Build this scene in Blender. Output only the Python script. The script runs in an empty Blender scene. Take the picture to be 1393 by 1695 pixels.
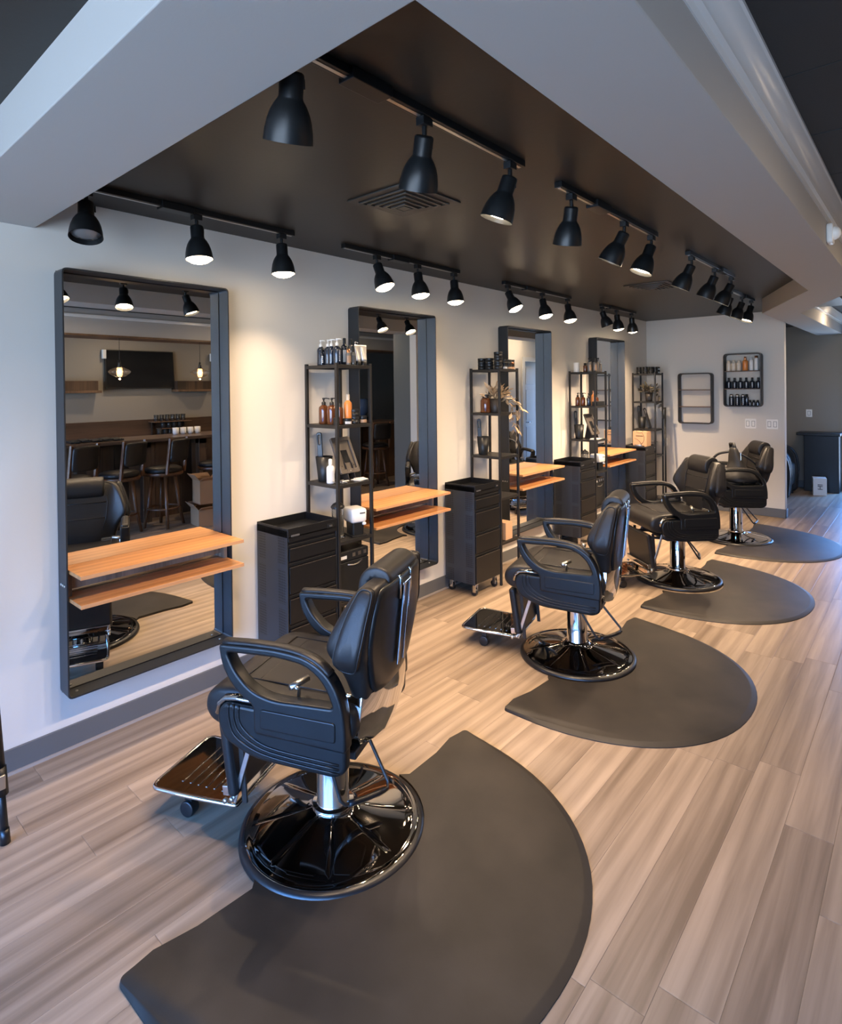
import bpy, bmesh, math, random
from mathutils import Vector, Matrix, Euler
random.seed(7)
S = bpy.context.scene
PI = math.pi
# ------------------------------------------------------------------ camera
cd = bpy.data.cameras.new('camera'); cam = bpy.data.objects.new('camera', cd); S.collection.objects.link(cam)
S.camera = cam
F = 963.2
cd.sensor_fit = 'HORIZONTAL'; cd.sensor_width = 36.0; cd.lens = 36.0*F/1393.0
cd.shift_x = 0.0; cd.shift_y = -(847.5-646.65)/1393.0
cd.clip_start = 0.05; cd.clip_end = 100
_y, _p, _r = math.radians(41.205), math.radians(-0.386), math.radians(-0.652)
fw = Vector((-math.sin(_y)*math.cos(_p), math.cos(_y)*math.cos(_p), math.sin(_p)))
r0 = Vector((math.cos(_y), math.sin(_y), 0)); u0 = r0.cross(fw)
rr = r0*math.cos(_r)+u0*math.sin(_r); uu = -r0*math.sin(_r)+u0*math.cos(_r)
cam.matrix_world = Matrix(((rr.x, uu.x, -fw.x, 2.904), (rr.y, uu.y, -fw.y, 0.0), (rr.z, uu.z, -fw.z, 1.6), (0, 0, 0, 1)))
# ------------------------------------------------------------------ world (daylight through the shop windows)
W = bpy.data.worlds.new('world'); S.world = W; W.use_nodes = True
nt = W.node_tree; bg = nt.nodes['Background']
tc = nt.nodes.new('ShaderNodeTexCoord'); sx = nt.nodes.new('ShaderNodeSeparateXYZ'); cr = nt.nodes.new('ShaderNodeValToRGB')
nt.links.new(tc.outputs['Generated'], sx.inputs[0]); nt.links.new(sx.outputs['Z'], cr.inputs[0])
cr.color_ramp.elements[0].position = 0.0; cr.color_ramp.elements[0].color = (0.20, 0.25, 0.32, 1)
cr.color_ramp.elements[1].position = 0.35; cr.color_ramp.elements[1].color = (0.10, 0.36, 1.0, 1)
nt.links.new(cr.outputs[0], bg.inputs[0]); bg.inputs[1].default_value = 33.0
LAMP_W, LAMP_COL = 50.0, (1.0, 0.72, 0.47)
S.view_settings.view_transform = 'Standard'; S.view_settings.look = 'None'
S.view_settings.exposure = 0.26; S.view_settings.gamma = 1.0; S.view_settings.use_curve_mapping = False
S.cycles.max_bounces = 8; S.cycles.glossy_bounces = 6; S.cycles.transmission_bounces = 6; S.cycles.diffuse_bounces = 4
S.cycles.caustics_reflective = False; S.cycles.caustics_refractive = False; S.cycles.sample_clamp_indirect = 6.0
def portal(name, loc, rot, sxx, syy):
    l = bpy.data.lights.new(name, 'AREA'); l.shape = 'RECTANGLE'; l.size = sxx; l.size_y = syy; l.cycles.is_portal = True
    o = bpy.data.objects.new(name, l); o.location = loc; o.rotation_euler = rot; S.collection.objects.link(o)
portal('window_portal', (3.1, -2.99, 1.3), (PI/2, 0, 0), 5.8, 2.2)
portal('door_portal', (2.24, 10.49, 1.05), (-PI/2, 0, 0), 0.55, 2.0)

# ------------------------------------------------------------------ materials
def nodes(name):
    m = bpy.data.materials.new(name); m.use_nodes = True
    return m, m.node_tree.nodes, m.node_tree.links, m.node_tree.nodes['Principled BSDF']
def mat(name, col, rough=0.5, metal=0.0, bump=0.0, bscale=200.0, vary=0.0, vscale=3.0, spec=0.5, emit=0.0, ecol=None, coat=0.0, trans=0.0, alpha=1.0):
    m, N, L, b = nodes(name)
    b.inputs['Base Color'].default_value = (*col, 1); b.inputs['Roughness'].default_value = rough; b.inputs['Metallic'].default_value = metal
    b.inputs['Specular IOR Level'].default_value = spec; b.inputs['Coat Weight'].default_value = coat; b.inputs['Transmission Weight'].default_value = trans
    b.inputs['Alpha'].default_value = alpha
    if emit:
        b.inputs['Emission Color'].default_value = (*(ecol or col), 1); b.inputs['Emission Strength'].default_value = emit
    if bump or vary:
        t = N.new('ShaderNodeTexCoord')
    if bump:
        n = N.new('ShaderNodeTexNoise'); n.inputs['Scale'].default_value = bscale; n.inputs['Detail'].default_value = 3
        bp = N.new('ShaderNodeBump'); bp.inputs['Strength'].default_value = bump; bp.inputs['Distance'].default_value = 0.002
        L.new(t.outputs['Object'], n.inputs['Vector']); L.new(n.outputs['Fac'], bp.inputs['Height']); L.new(bp.outputs[0], b.inputs['Normal'])
    if vary:
        n = N.new('ShaderNodeTexNoise'); n.inputs['Scale'].default_value = vscale; n.inputs['Detail'].default_value = 5
        c = N.new('ShaderNodeValToRGB'); c.color_ramp.elements[0].position = 0.3; c.color_ramp.elements[1].position = 0.7
        c.color_ramp.elements[0].color = (*[max(0, v*(1-vary)) for v in col], 1); c.color_ramp.elements[1].color = (*[min(1, v*(1+vary)) for v in col], 1)
        L.new(t.outputs['Object'], n.inputs['Vector']); L.new(n.outputs['Fac'], c.inputs[0]); L.new(c.outputs[0], b.inputs['Base Color'])
    return m
def wood(name, dark, light, axis='Y', rough=0.45, island=None, scale=1.0, bump=0.15, spread=0.5):
    """island: None, 'object' (tone per object) or 'island' (tone per mesh island)"""
    m, N, L, b = nodes(name)
    t = N.new('ShaderNodeTexCoord'); mp = N.new('ShaderNodeMapping')
    st = {'X': (1.9, 46, 46), 'Y': (46, 1.9, 46), 'Z': (46, 46, 1.9)}[axis]
    mp.inputs['Scale'].default_value = [v*scale for v in st]
    L.new(t.outputs['Object'], mp.inputs['Vector']); vec = mp.outputs[0]
    rnd = None
    if island:
        if island == 'object': oi = N.new('ShaderNodeObjectInfo'); rnd = oi.outputs['Random']
        else: oi = N.new('ShaderNodeNewGeometry'); rnd = oi.outputs['Random Per Island']
        mu = N.new('ShaderNodeMath'); mu.operation = 'MULTIPLY'; mu.inputs[1].default_value = 57.0; L.new(rnd, mu.inputs[0])
        ad = N.new('ShaderNodeVectorMath'); ad.operation = 'ADD'; L.new(vec, ad.inputs[0]); L.new(mu.outputs[0], ad.inputs[1]); vec = ad.outputs[0]
    n1 = N.new('ShaderNodeTexNoise'); n1.inputs['Scale'].default_value = 1.0; n1.inputs['Detail'].default_value = 6; n1.inputs['Distortion'].default_value = 0.6; L.new(vec, n1.inputs['Vector'])
    n2 = N.new('ShaderNodeTexNoise'); n2.inputs['Scale'].default_value = 0.16; n2.inputs['Detail'].default_value = 2; L.new(vec, n2.inputs['Vector'])
    wv = N.new('ShaderNodeTexWave'); wv.wave_type = 'BANDS'; wv.bands_direction = {'X': 'Y', 'Y': 'X', 'Z': 'X'}[axis]
    wv.inputs['Scale'].default_value = 0.10; wv.inputs['Distortion'].default_value = 7.0; wv.inputs['Detail'].default_value = 2; wv.inputs['Detail Scale'].default_value = 0.6; L.new(vec, wv.inputs['Vector'])
    m1 = N.new('ShaderNodeMath'); m1.operation = 'MULTIPLY_ADD'; m1.inputs[1].default_value = 0.40; L.new(n1.outputs['Fac'], m1.inputs[0])
    m2 = N.new('ShaderNodeMath'); m2.operation = 'MULTIPLY'; m2.inputs[1].default_value = 0.40; L.new(n2.outputs['Fac'], m2.inputs[0]); L.new(m2.outputs[0], m1.inputs[2])
    m3 = N.new('ShaderNodeMath'); m3.operation = 'MULTIPLY_ADD'; m3.inputs[1].default_value = 0.12; L.new(wv.outputs['Fac'], m3.inputs[0]); L.new(m1.outputs[0], m3.inputs[2])
    out = m3.outputs[0]
    if rnd:
        m4 = N.new('ShaderNodeMath'); m4.operation = 'MULTIPLY_ADD'; m4.inputs[1].default_value = spread; m4.inputs[2].default_value = -spread/2; L.new(rnd, m4.inputs[0])
        m5 = N.new('ShaderNodeMath'); m5.operation = 'ADD'; L.new(out, m5.inputs[0]); L.new(m4.outputs[0], m5.inputs[1]); out = m5.outputs[0]
    c = N.new('ShaderNodeValToRGB'); c.color_ramp.elements[0].position = 0.27; c.color_ramp.elements[1].position = 0.66
    c.color_ramp.elements[0].color = (*dark, 1); c.color_ramp.elements[1].color = (*light, 1)
    L.new(out, c.inputs[0]); L.new(c.outputs[0], b.inputs['Base Color']); b.inputs['Roughness'].default_value = rough
    if bump:
        bp = N.new('ShaderNodeBump'); bp.inputs['Strength'].default_value = bump; bp.inputs['Distance'].default_value = 0.001
        L.new(n1.outputs['Fac'], bp.inputs['Height']); L.new(bp.outputs[0], b.inputs['Normal'])
    return m
def perforated(name, col):
    """dark sheet with two vertical bands of small punched holes (relief too fine to cut)"""
    m, N, L, b = nodes(name); b.inputs['Roughness'].default_value = 0.45
    t = N.new('ShaderNodeTexCoord'); s = N.new('ShaderNodeSeparateXYZ'); L.new(t.outputs['Object'], s.inputs[0])
    def M(op, a, bb=None, c=None):
        n = N.new('ShaderNodeMath'); n.operation = op
        for i, v in enumerate((a, bb, c)):
            if v is None: continue
            if isinstance(v, (int, float)): n.inputs[i].default_value = v
            else: L.new(v, n.inputs[i])
        return n.outputs[0]
    fx = M('SUBTRACT', M('FRACT', M('MULTIPLY', s.outputs['X'], 68.0)), 0.5)
    fz = M('SUBTRACT', M('FRACT', M('MULTIPLY', s.outputs['Z'], 68.0)), 0.5)
    d = M('ADD', M('MULTIPLY', fx, fx), M('MULTIPLY', fz, fz)); hole = M('LESS_THAN', d, 0.13)
    ax = M('ABSOLUTE', s.outputs['X']); band = M('MULTIPLY', M('GREATER_THAN', ax, 0.055), M('LESS_THAN', ax, 0.125))
    zz = M('LESS_THAN', M('FRACT', M('MULTIPLY', s.outputs['Z'], 4.6)), 0.86)
    mk = M('MULTIPLY', M('MULTIPLY', hole, band), zz)
    mx = N.new('ShaderNodeMix'); mx.data_type = 'RGBA'; L.new(mk, mx.inputs[0])
    mx.inputs[6].default_value = (*col, 1); mx.inputs[7].default_value = (0.0005, 0.0005, 0.0008, 1)
    L.new(mx.outputs[2], b.inputs['Base Color'])
    return m

M = {}
M['wall'] = mat('wall_paint', (0.69, 0.665, 0.615), 0.75, bump=0.12, bscale=180)
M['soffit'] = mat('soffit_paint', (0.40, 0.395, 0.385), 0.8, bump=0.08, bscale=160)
M['white_trim'] = mat('white_gloss_trim', (0.72, 0.74, 0.75), 0.22)
M['black_ceiling'] = mat('black_ceiling_paint', (0.021, 0.018, 0.015), 0.42, bump=0.10, bscale=60, spec=0.35)
M['black_tile'] = mat('black_ceiling_tile', (0.020, 0.021, 0.022), 0.8, bump=0.35, bscale=220)
M['grey_wall'] = mat('grey_wall_paint', (0.30, 0.27, 0.225), 0.8, bump=0.1)
M['dark_wall'] = mat('charcoal_wall_paint', (0.11, 0.12, 0.12), 0.8, bump=0.1)
M['base'] = mat('grey_vinyl_baseboard', (0.115, 0.12, 0.125), 0.45)
M['caulk'] = mat('tan_caulk', (0.36, 0.31, 0.27), 0.6)  # bright reflection between baseboard and floor, put into the strip's pale colour
M['floor_sub'] = mat('floor_joint', (0.20, 0.15, 0.115), 0.8)
M['plank'] = wood('vinyl_plank', (0.165, 0.118, 0.080), (0.415, 0.318, 0.230), 'Y', 0.38, 'object', 0.9, 0.06, 0.12)
M['plank_far'] = wood('vinyl_plank_far', (0.165, 0.118, 0.080), (0.415, 0.318, 0.230), 'Y', 0.38, 'island', 0.9, 0.06, 0.12)
M['shelf_wood'] = wood('orange_wood_laminate', (0.40, 0.165, 0.055), (0.70, 0.345, 0.13), 'Y', 0.32, None, 1.3, 0.03)
M['edge_wood'] = wood('light_wood_edge', (0.45, 0.22, 0.10), (0.62, 0.36, 0.19), 'Y', 0.4, None, 1.5, 0.03)
M['panel_wood'] = wood('grey_brown_panel', (0.10, 0.075, 0.055), (0.34, 0.26, 0.20), 'Z', 0.5, None, 1.3, 0.03)
M['bar_wood'] = wood('dark_barn_wood', (0.022, 0.013, 0.008), (0.17, 0.095, 0.052), 'Z', 0.5, 'object', 0.7, 0.2, 0.4)
M['bar_top'] = wood('dark_bar_top', (0.04, 0.025, 0.017), (0.15, 0.09, 0.058), 'Y', 0.3, None, 0.7, 0.1)
M['stool_wood'] = wood('dark_stool_wood', (0.05, 0.022, 0.010), (0.17, 0.075, 0.032), 'Z', 0.35, None, 1.0, 0.05)
M['frame'] = mat('black_powder_steel', (0.020, 0.023, 0.027), 0.40, 0.15)
M['shelf_metal'] = mat('dark_etagere_steel', (0.012, 0.0115, 0.011), 0.45, 0.1)
M['mirror'] = mat('mirror_silver', (0.80, 0.81, 0.80), 0.0, 1.0)
M['chrome'] = mat('chrome', (0.72, 0.71, 0.70), 0.055, 1.0)
M['dark_chrome'] = mat('smoked_chrome', (0.40, 0.38, 0.365), 0.05, 1.0)
M['brushed'] = mat('brushed_metal', (0.62, 0.60, 0.57), 0.3, 1.0)
M['leather'] = mat('black_leatherette', (0.013, 0.012, 0.012), 0.42, bump=0.22, bscale=420, spec=0.36)
M['arm'] = mat('black_urethane', (0.008, 0.009, 0.010), 0.34, bump=0.08, bscale=500, spec=0.34)
M['rubber'] = mat('black_rubber', (0.008, 0.008, 0.009), 0.35)
M['mat'] = mat('charcoal_floor_mat', (0.022, 0.0175, 0.013), 0.52, bump=0.12, bscale=300, vary=0.45, vscale=4, spec=0.35)
M['cart'] = mat('black_cart_steel', (0.006, 0.0065, 0.0075), 0.42, spec=0.32)
M['cart_perf'] = perforated('perforated_cart_side', (0.024, 0.028, 0.034))
M['plastic'] = mat('black_plastic', (0.010, 0.011, 0.012), 0.4, spec=0.35)
M['white'] = mat('white_plastic', (0.80, 0.80, 0.78), 0.35)
M['cream'] = mat('cream_plastic', (0.78, 0.66, 0.52), 0.35)
M['amber'] = mat('amber_glass', (0.10, 0.030, 0.008), 0.06, coat=0.5)
M['orange'] = mat('orange_bottle', (0.72, 0.25, 0.06), 0.25)
M['copper'] = mat('copper_cap', (0.75, 0.33, 0.16), 0.25, 0.9)
M['blue_black'] = mat('navy_bottle', (0.010, 0.016, 0.030), 0.16, coat=0.4)
M['label_white'] = mat('white_print', (0.62, 0.64, 0.66), 0.5)
M['label_tan'] = mat('tan_label', (0.40, 0.25, 0.15), 0.5)
M['grey_bottle'] = mat('grey_print_bottle', (0.16, 0.14, 0.12), 0.3)
M['silver_tube'] = mat('silver_tube', (0.62, 0.60, 0.57), 0.28, 0.6)
M['glass'] = mat('clear_glass', (0.92, 0.95, 0.95), 0.02, trans=0.95, spec=0.5)
M['window_glass'] = mat('window_glass', (0.95, 0.97, 1.0), 0.0, trans=1.0, alpha=0.12)
M['barber_liquid'] = mat('jar_water', (0.55, 0.65, 0.70), 0.05, trans=0.8)
M['leaf'] = mat('dried_gold_leaf', (0.42, 0.31, 0.19), 0.45, vary=0.45, vscale=25)
M['leaf_dark'] = mat('dark_variegated_leaf', (0.10, 0.085, 0.055), 0.45, vary=0.4, vscale=25)
M['screen'] = mat('dark_screen', (0.010, 0.011, 0.013), 0.12)
M['tablet'] = mat('bronze_grey_plastic', (0.085, 0.07, 0.058), 0.42)
M['card'] = mat('cardboard', (0.33, 0.19, 0.10), 0.8, vary=0.1)
M['kraft'] = mat('kraft_paper', (0.62, 0.38, 0.22), 0.75)
M['ink'] = mat('black_ink', (0.02, 0.015, 0.012), 0.6)
M['grey_ink'] = mat('grey_ink', (0.10, 0.10, 0.10), 0.6)
M['paper'] = mat('white_paper', (0.75, 0.74, 0.72), 0.7)
M['plate'] = mat('white_wall_plate', (0.92, 0.90, 0.85), 0.4)
M['mesh_back'] = mat('white_perforated_back', (0.66, 0.61, 0.54), 0.6, bump=0.5, bscale=900)
M['shelf_brown'] = mat('brown_shelf_wood', (0.10, 0.055, 0.03), 0.5)
M['steel_dark'] = mat('gunmetal', (0.035, 0.030, 0.027), 0.45, 0.4)
M['bulb_on'] = mat('lit_lamp_face', (1, 0.9, 0.8), 0.3, emit=30.0, ecol=(1.0, 0.78, 0.52))
M['bulb_off'] = mat('unlit_lamp_face', (0.16, 0.165, 0.17), 0.25)
M['filament'] = mat('filament_glow', (1, 0.6, 0.3), 0.3, emit=9.0, ecol=(1.0, 0.50, 0.20))
M['pend_glass'] = mat('smoked_pendant_glass', (0.9, 0.8, 0.65), 0.03, trans=0.95, alpha=0.5)
M['vent'] = mat('black_vent_metal', (0.034, 0.032, 0.029), 0.5)
M['light_wall'] = mat('door_paint', (0.40, 0.42, 0.44), 0.4)
M['blue_led'] = mat('blue_led', (0.1, 0.3, 1), 0.3, emit=6.0, ecol=(0.15, 0.45, 1.0))
M['jug'] = mat('blue_water_jug', (0.10, 0.16, 0.30), 0.12, trans=0.3)
M['black_cloth'] = mat('black_nylon', (0.010, 0.010, 0.011), 0.55, bump=0.3, bscale=80)
M['gold'] = mat('brass', (0.65, 0.45, 0.22), 0.25, 1.0)

# ------------------------------------------------------------------ mesh helpers
class MB:
    def __init__(s): s.b = bmesh.new()
    def box(s, x0, x1, y0, y1, z0, z1, m=None):
        v = [s.b.verts.new((x, y, z)) for x in (x0, x1) for y in (y0, y1) for z in (z0, z1)]
        if m is not None:
            for q in v: q.co = m @ q.co
        for f in ((0, 1, 3, 2), (4, 6, 7, 5), (0, 4, 5, 1), (2, 3, 7, 6), (0, 2, 6, 4), (1, 5, 7, 3)):
            s.b.faces.new([v[i] for i in f])
        return s
    def cbox(s, c, d, rot=(0, 0, 0)):
        return s.box(-d[0]/2, d[0]/2, -d[1]/2, d[1]/2, -d[2]/2, d[2]/2, Matrix.Translation(c) @ Euler(rot).to_matrix().to_4x4())
    def lathe(s, prof, seg=24, o=(0, 0, 0), m=None, mod=None):
        rings = []
        for (r, z) in prof:
            if r < 1e-6: ring = [s.b.verts.new((o[0], o[1], o[2]+z))]
            else:
                ring = []
                for i in range(seg):
                    a = 2*PI*i/seg; k, dz = (1, 0) if mod is None else mod(a, r, z)
                    ring.append(s.b.verts.new((o[0]+r*k*math.cos(a), o[1]+r*k*math.sin(a), o[2]+z+dz)))
            rings.append(ring)
        for A, B in zip(rings, rings[1:]):
            for i in range(seg):
                j = (i+1) % seg
                if len(A) == 1 and len(B) == 1: break
                if len(A) == 1: s.b.faces.new((A[0], B[j], B[i]))
                elif len(B) == 1: s.b.faces.new((A[i], A[j], B[0]))
                else: s.b.faces.new((A[i], A[j], B[j], B[i]))
        if m is not None:
            for ring in rings:
                for v in ring: v.co = m @ v.co
        return s
    def cyl(s, p0, p1, r0, r1=None, seg=12):
        r1 = r0 if r1 is None else r1
        p0, p1 = Vector(p0), Vector(p1); d = p1-p0
        q = Vector((0, 0, 1)).rotation_difference(d.normalized()).to_matrix().to_4x4(); mm = Matrix.Translation(p0) @ q
        return s.lathe([(0, 0), (r0, 0), (r1, d.length), (0, d.length)], seg, m=mm)
    def tube(s, pts, r, seg=8, closed=False):
        pts = [Vector(p) for p in pts]; n = len(pts); rings = []; up = None
        for i, p in enumerate(pts):
            a = pts[i-1] if (i > 0 or closed) else p; b2 = pts[(i+1) % n] if (i < n-1 or closed) else p
            t = (b2-a).normalized()
            if up is None:
                up = t.orthogonal().normalized()
            else:
                up = (up-t*up.dot(t)); up = up.normalized() if up.length > 1e-6 else t.orthogonal().normalized()
            w = t.cross(up); rad = r[i] if isinstance(r, (list, tuple)) else r
            rings.append([s.b.verts.new(p+(up*math.cos(2*PI*k/seg)+w*math.sin(2*PI*k/seg))*rad) for k in range(seg)])
        for i in range(n if closed else n-1):
            A, B = rings[i], rings[(i+1) % n]
            for k in range(seg): s.b.faces.new((A[k], A[(k+1) % seg], B[(k+1) % seg], B[k]))
        if not closed:
            s.b.faces.new(rings[0][::-1]); s.b.faces.new(rings[-1])
        return s
    def poly(s, pts, thick_vec):
        """closed outline of 3D points extruded by a vector"""
        t = Vector(thick_vec); A = [s.b.verts.new(p) for p in pts]; B = [s.b.verts.new(Vector(p)+t) for p in pts]
        s.b.faces.new(A[::-1]); s.b.faces.new(B); n = len(A)
        for i in range(n): s.b.faces.new((A[i], A[(i+1) % n], B[(i+1) % n], B[i]))
        return s
    def loft(s, loops, cap=True):
        R = [[s.b.verts.new(p) for p in lp] for lp in loops]; n = len(R[0])
        for A, B in zip(R, R[1:]):
            for k in range(n): s.b.faces.new((A[k], A[(k+1) % n], B[(k+1) % n], B[k]))
        if cap: s.b.faces.new(R[0][::-1]); s.b.faces.new(R[-1])
        return s
    def mesh(s, name, material, smooth=False):
        bmesh.ops.recalc_face_normals(s.b, faces=s.b.faces)
        me = bpy.data.meshes.new(name); s.b.to_mesh(me); s.b.free()
        if material is not None: me.materials.append(material if not isinstance(material, str) else M[material])
        if smooth:
            for p in me.polygons: p.use_smooth = True
        return me
    def obj(s, name, material, parent=None, smooth=False, bev=0.0, seg=2, sub=0, loc=None):
        return add(name, s.mesh(name, material, smooth), parent, bev, seg, sub, loc)
def add(name, me, parent=None, bev=0.0, seg=2, sub=0, loc=None):
    o = bpy.data.objects.new(name, me); S.collection.objects.link(o)
    if parent is not None: o.parent = parent
    if loc is not None: o.location = loc
    if bev:
        b = o.modifiers.new('bevel', 'BEVEL'); b.width = bev; b.segments = seg; b.limit_method = 'ANGLE'; b.angle_limit = math.radians(40)
        for p in me.polygons: p.use_smooth = True
        w = o.modifiers.new('wn', 'WEIGHTED_NORMAL'); w.keep_sharp = False
    if sub:
        u = o.modifiers.new('sub', 'SUBSURF'); u.levels = sub; u.render_levels = sub
        for p in me.polygons: p.use_smooth = True
    return o
def autosmooth(me, ang=35):
    """smooth faces, keep edges sharper than ang hard"""
    b = bmesh.new(); b.from_mesh(me)
    for f in b.faces: f.smooth = True
    for e in b.edges:
        if len(e.link_faces) == 2 and e.calc_face_angle(0) > math.radians(ang): e.smooth = False
    b.to_mesh(me); b.free(); return me
def tag(o, label=None, cat=None, group=None, kind=None):
    if label: o['label'] = label
    if cat: o['category'] = cat
    if group: o['group'] = group
    if kind: o['kind'] = kind
    return o
def thing(name, label, cat, loc=(0, 0, 0), rz=0.0, group=None):
    o = bpy.data.objects.new(name, None); S.collection.objects.link(o); o.location = loc; o.rotation_euler = (0, 0, rz); o.empty_display_size = 0.1
    return tag(o, label, cat, group)
def copy_tree(o, parent=None):
    c = o.copy(); S.collection.objects.link(c)
    if parent is not None: c.parent = parent
    for ch in list(o.children): copy_tree(ch, c)
    return c
def dup(root, label, loc, rz=None):
    c = copy_tree(root); c['label'] = label; c.location = loc
    if rz is not None: c.rotation_euler = (0, 0, rz)
    return c
def curve_mesh(name, loops, depth, bevel, material, res=2, ang=50):
    """filled 2D outlines (first outer, rest holes) in XY, thickness along Z centred on 0"""
    cu = bpy.data.curves.new(name, 'CURVE'); cu.dimensions = '2D'; cu.fill_mode = 'BOTH'; cu.extrude = depth/2-bevel; cu.bevel_depth = bevel; cu.bevel_resolution = res; cu.offset = -bevel
    for lp in loops:
        sp = cu.splines.new('POLY'); sp.points.add(len(lp)-1); sp.use_cyclic_u = True
        for p, q in zip(sp.points, lp): p.co = (q[0], q[1], 0, 1)
    o = bpy.data.objects.new(name, cu); S.collection.objects.link(o)
    dg = bpy.context.evaluated_depsgraph_get(); me = bpy.data.meshes.new_from_object(o.evaluated_get(dg))
    bpy.data.objects.remove(o); bpy.data.curves.remove(cu)
    me.materials.clear(); me.materials.append(M[material]); autosmooth(me, ang); return me
def text_mesh(txt, size, material, depth=0.0006):
    cu = bpy.data.curves.new('txt', 'FONT'); cu.body = txt; cu.size = size; cu.extrude = depth; cu.align_x = 'CENTER'; cu.align_y = 'CENTER'
    o = bpy.data.objects.new('txt', cu); S.collection.objects.link(o)
    dg = bpy.context.evaluated_depsgraph_get(); me = bpy.data.meshes.new_from_object(o.evaluated_get(dg))
    bpy.data.objects.remove(o); bpy.data.curves.remove(cu); me.materials.clear(); me.materials.append(M[material]); return me
def smooth_loop(pts, n=4, closed=True):
    """Catmull-Rom resample of a closed 2D/3D outline"""
    out = []; N_ = len(pts)
    for i in range(N_):
        p0, p1, p2, p3 = (Vector(pts[(i+k-1) % N_]) for k in range(4))
        for j in range(n):
            t = j/n
            out.append(0.5*((2*p1)+(-p0+p2)*t+(2*p0-5*p1+4*p2-p3)*t*t+(-p0+3*p1-3*p2+p3)*t**3))
    return out
def smooth_open(pts, n=4):
    P_ = [Vector(p) for p in pts]; out = []
    for i in range(len(P_)-1):
        p1, p2 = P_[i], P_[i+1]; p0 = P_[i-1] if i else p1+(p1-p2); p3 = P_[i+2] if i+2 < len(P_) else p2+(p2-p1)
        for j in range(n):
            t = j/n
            out.append(0.5*((2*p1)+(-p0+p2)*t+(2*p0-5*p1+4*p2-p3)*t*t+(-p0+3*p1-3*p2+p3)*t**3))
    out.append(P_[-1]); return out
def round_poly(pts, r, n=4):
    out = []; N_ = len(pts)
    for i in range(N_):
        p = Vector(pts[i]); a = Vector(pts[i-1])-p; b = Vector(pts[(i+1) % N_])-p
        rad = r[i] if isinstance(r, (list, tuple)) else r
        d = min(rad, a.length*0.48, b.length*0.48); A = p+a.normalized()*d; B = p+b.normalized()*d
        for j in range(n+1):
            t = j/n; out.append(A*(1-t)**2+p*2*t*(1-t)+B*t*t)
    return out
def rrect(x0, x1, y0, y1, r, n=4): return round_poly([(x0, y0), (x1, y0), (x1, y1), (x0, y1)], r, n)
def struct(o, label=None): o['kind'] = 'structure'; return o

# ================================================================== SETTING
ZC, ZS, ZM = 2.453, 2.303, 2.535      # black recess, soffit underside, main ceiling
YF, YB, XR, Y0 = 7.97, 10.5, 6.2, -3.0
sub = struct(MB().box(0, XR, Y0, YB, -0.08, -0.006).obj('floor', 'floor_sub'))
PWd, PL = 0.1462, 1.22
pm = MB(); w, l, c, d, h = (PWd-0.0006)/2, (PL-0.0008)/2, 0.0014, 0.0004, 0.006
lo = [(-w, -l), (w, -l), (w, l), (-w, l)]
pm.loft([[(x, y, -h) for x, y in lo], [(x, y, -d) for x, y in lo], [(x-math.copysign(c, x), y-math.copysign(c, y), 0) for x, y in lo]])
plank_me = pm.mesh('plank', M['plank'])
rest = MB(); random.seed(11); near = []
offs = {0: 1.074, 1: 0.757, 2: 0.30, 5: 0.75, 14: 1.71, 16: 2.68, 10: 2.57, 13: 4.14, 15: 1.43}
for i in range(-1, int(XR/PWd)+1):
    x = 0.014+(i+0.5)*PWd
    a, b = max(x-PWd/2, 0), min(x+PWd/2, XR)
    if b-a < 0.004: continue
    y = offs.get(i+1, random.uniform(0, PL)) % PL + Y0 - PL*(1 if (Y0 % PL) else 1)
    y = Y0 - PL + ((offs.get(i+1, random.uniform(0, PL)) - Y0) % PL)
    while y < YB:
        y1, y2 = max(y, Y0), min(y+PL, YB)
        full = (b-a) > PWd*0.99 and (y2-y1) > PL*0.99
        dist = (x-2.9)**2*0.6+(y-0)**2
        if full and y > -0.9 and x < 4.6: near.append((dist, x, (y1+y2)/2))
        elif y2-y1 > 0.01: rest.box(a+.0004, b-.0004, y1+.0005, y2-.0005, -0.006, -0.0002)
        y += PL
near.sort()
for k, (dd, x, y) in enumerate(near):
    if k < 300: add('plank', plank_me, sub, loc=(x, y, 0))
    else: rest.box(x-PWd/2+.0004, x+PWd/2-.0004, y-PL/2+.0005, y+PL/2-.0005, -0.006, -0.0002)
rp = rest.obj('plank_field', 'plank_far', sub); rp['kind'] = 'stuff'

struct(MB().box(-0.12, 0, Y0, YB, 0, 2.75).obj('wall_left', 'wall'))
struct(MB().box(0, 1.61, YF, YF+0.11, 0, ZC+0.1).obj('wall_far', 'wall', bev=0.006))
struct(MB().box(-0.12, XR+0.12, YB, YB+0.12, 2.08, 2.75).box(-0.12, 1.96, YB, YB+0.12, 0, 2.08).box(2.52, XR+0.12, YB, YB+0.12, 0, 2.08).obj('wall_back', 'grey_wall'))
struct(MB().box(XR, XR+0.12, Y0, 5.9, 0, 2.75).obj('wall_right', 'grey_wall'))
struct(MB().box(XR, XR+0.12, 5.9, YB, 0, 2.75).obj('wall_right_rear', 'dark_wall'))
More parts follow.
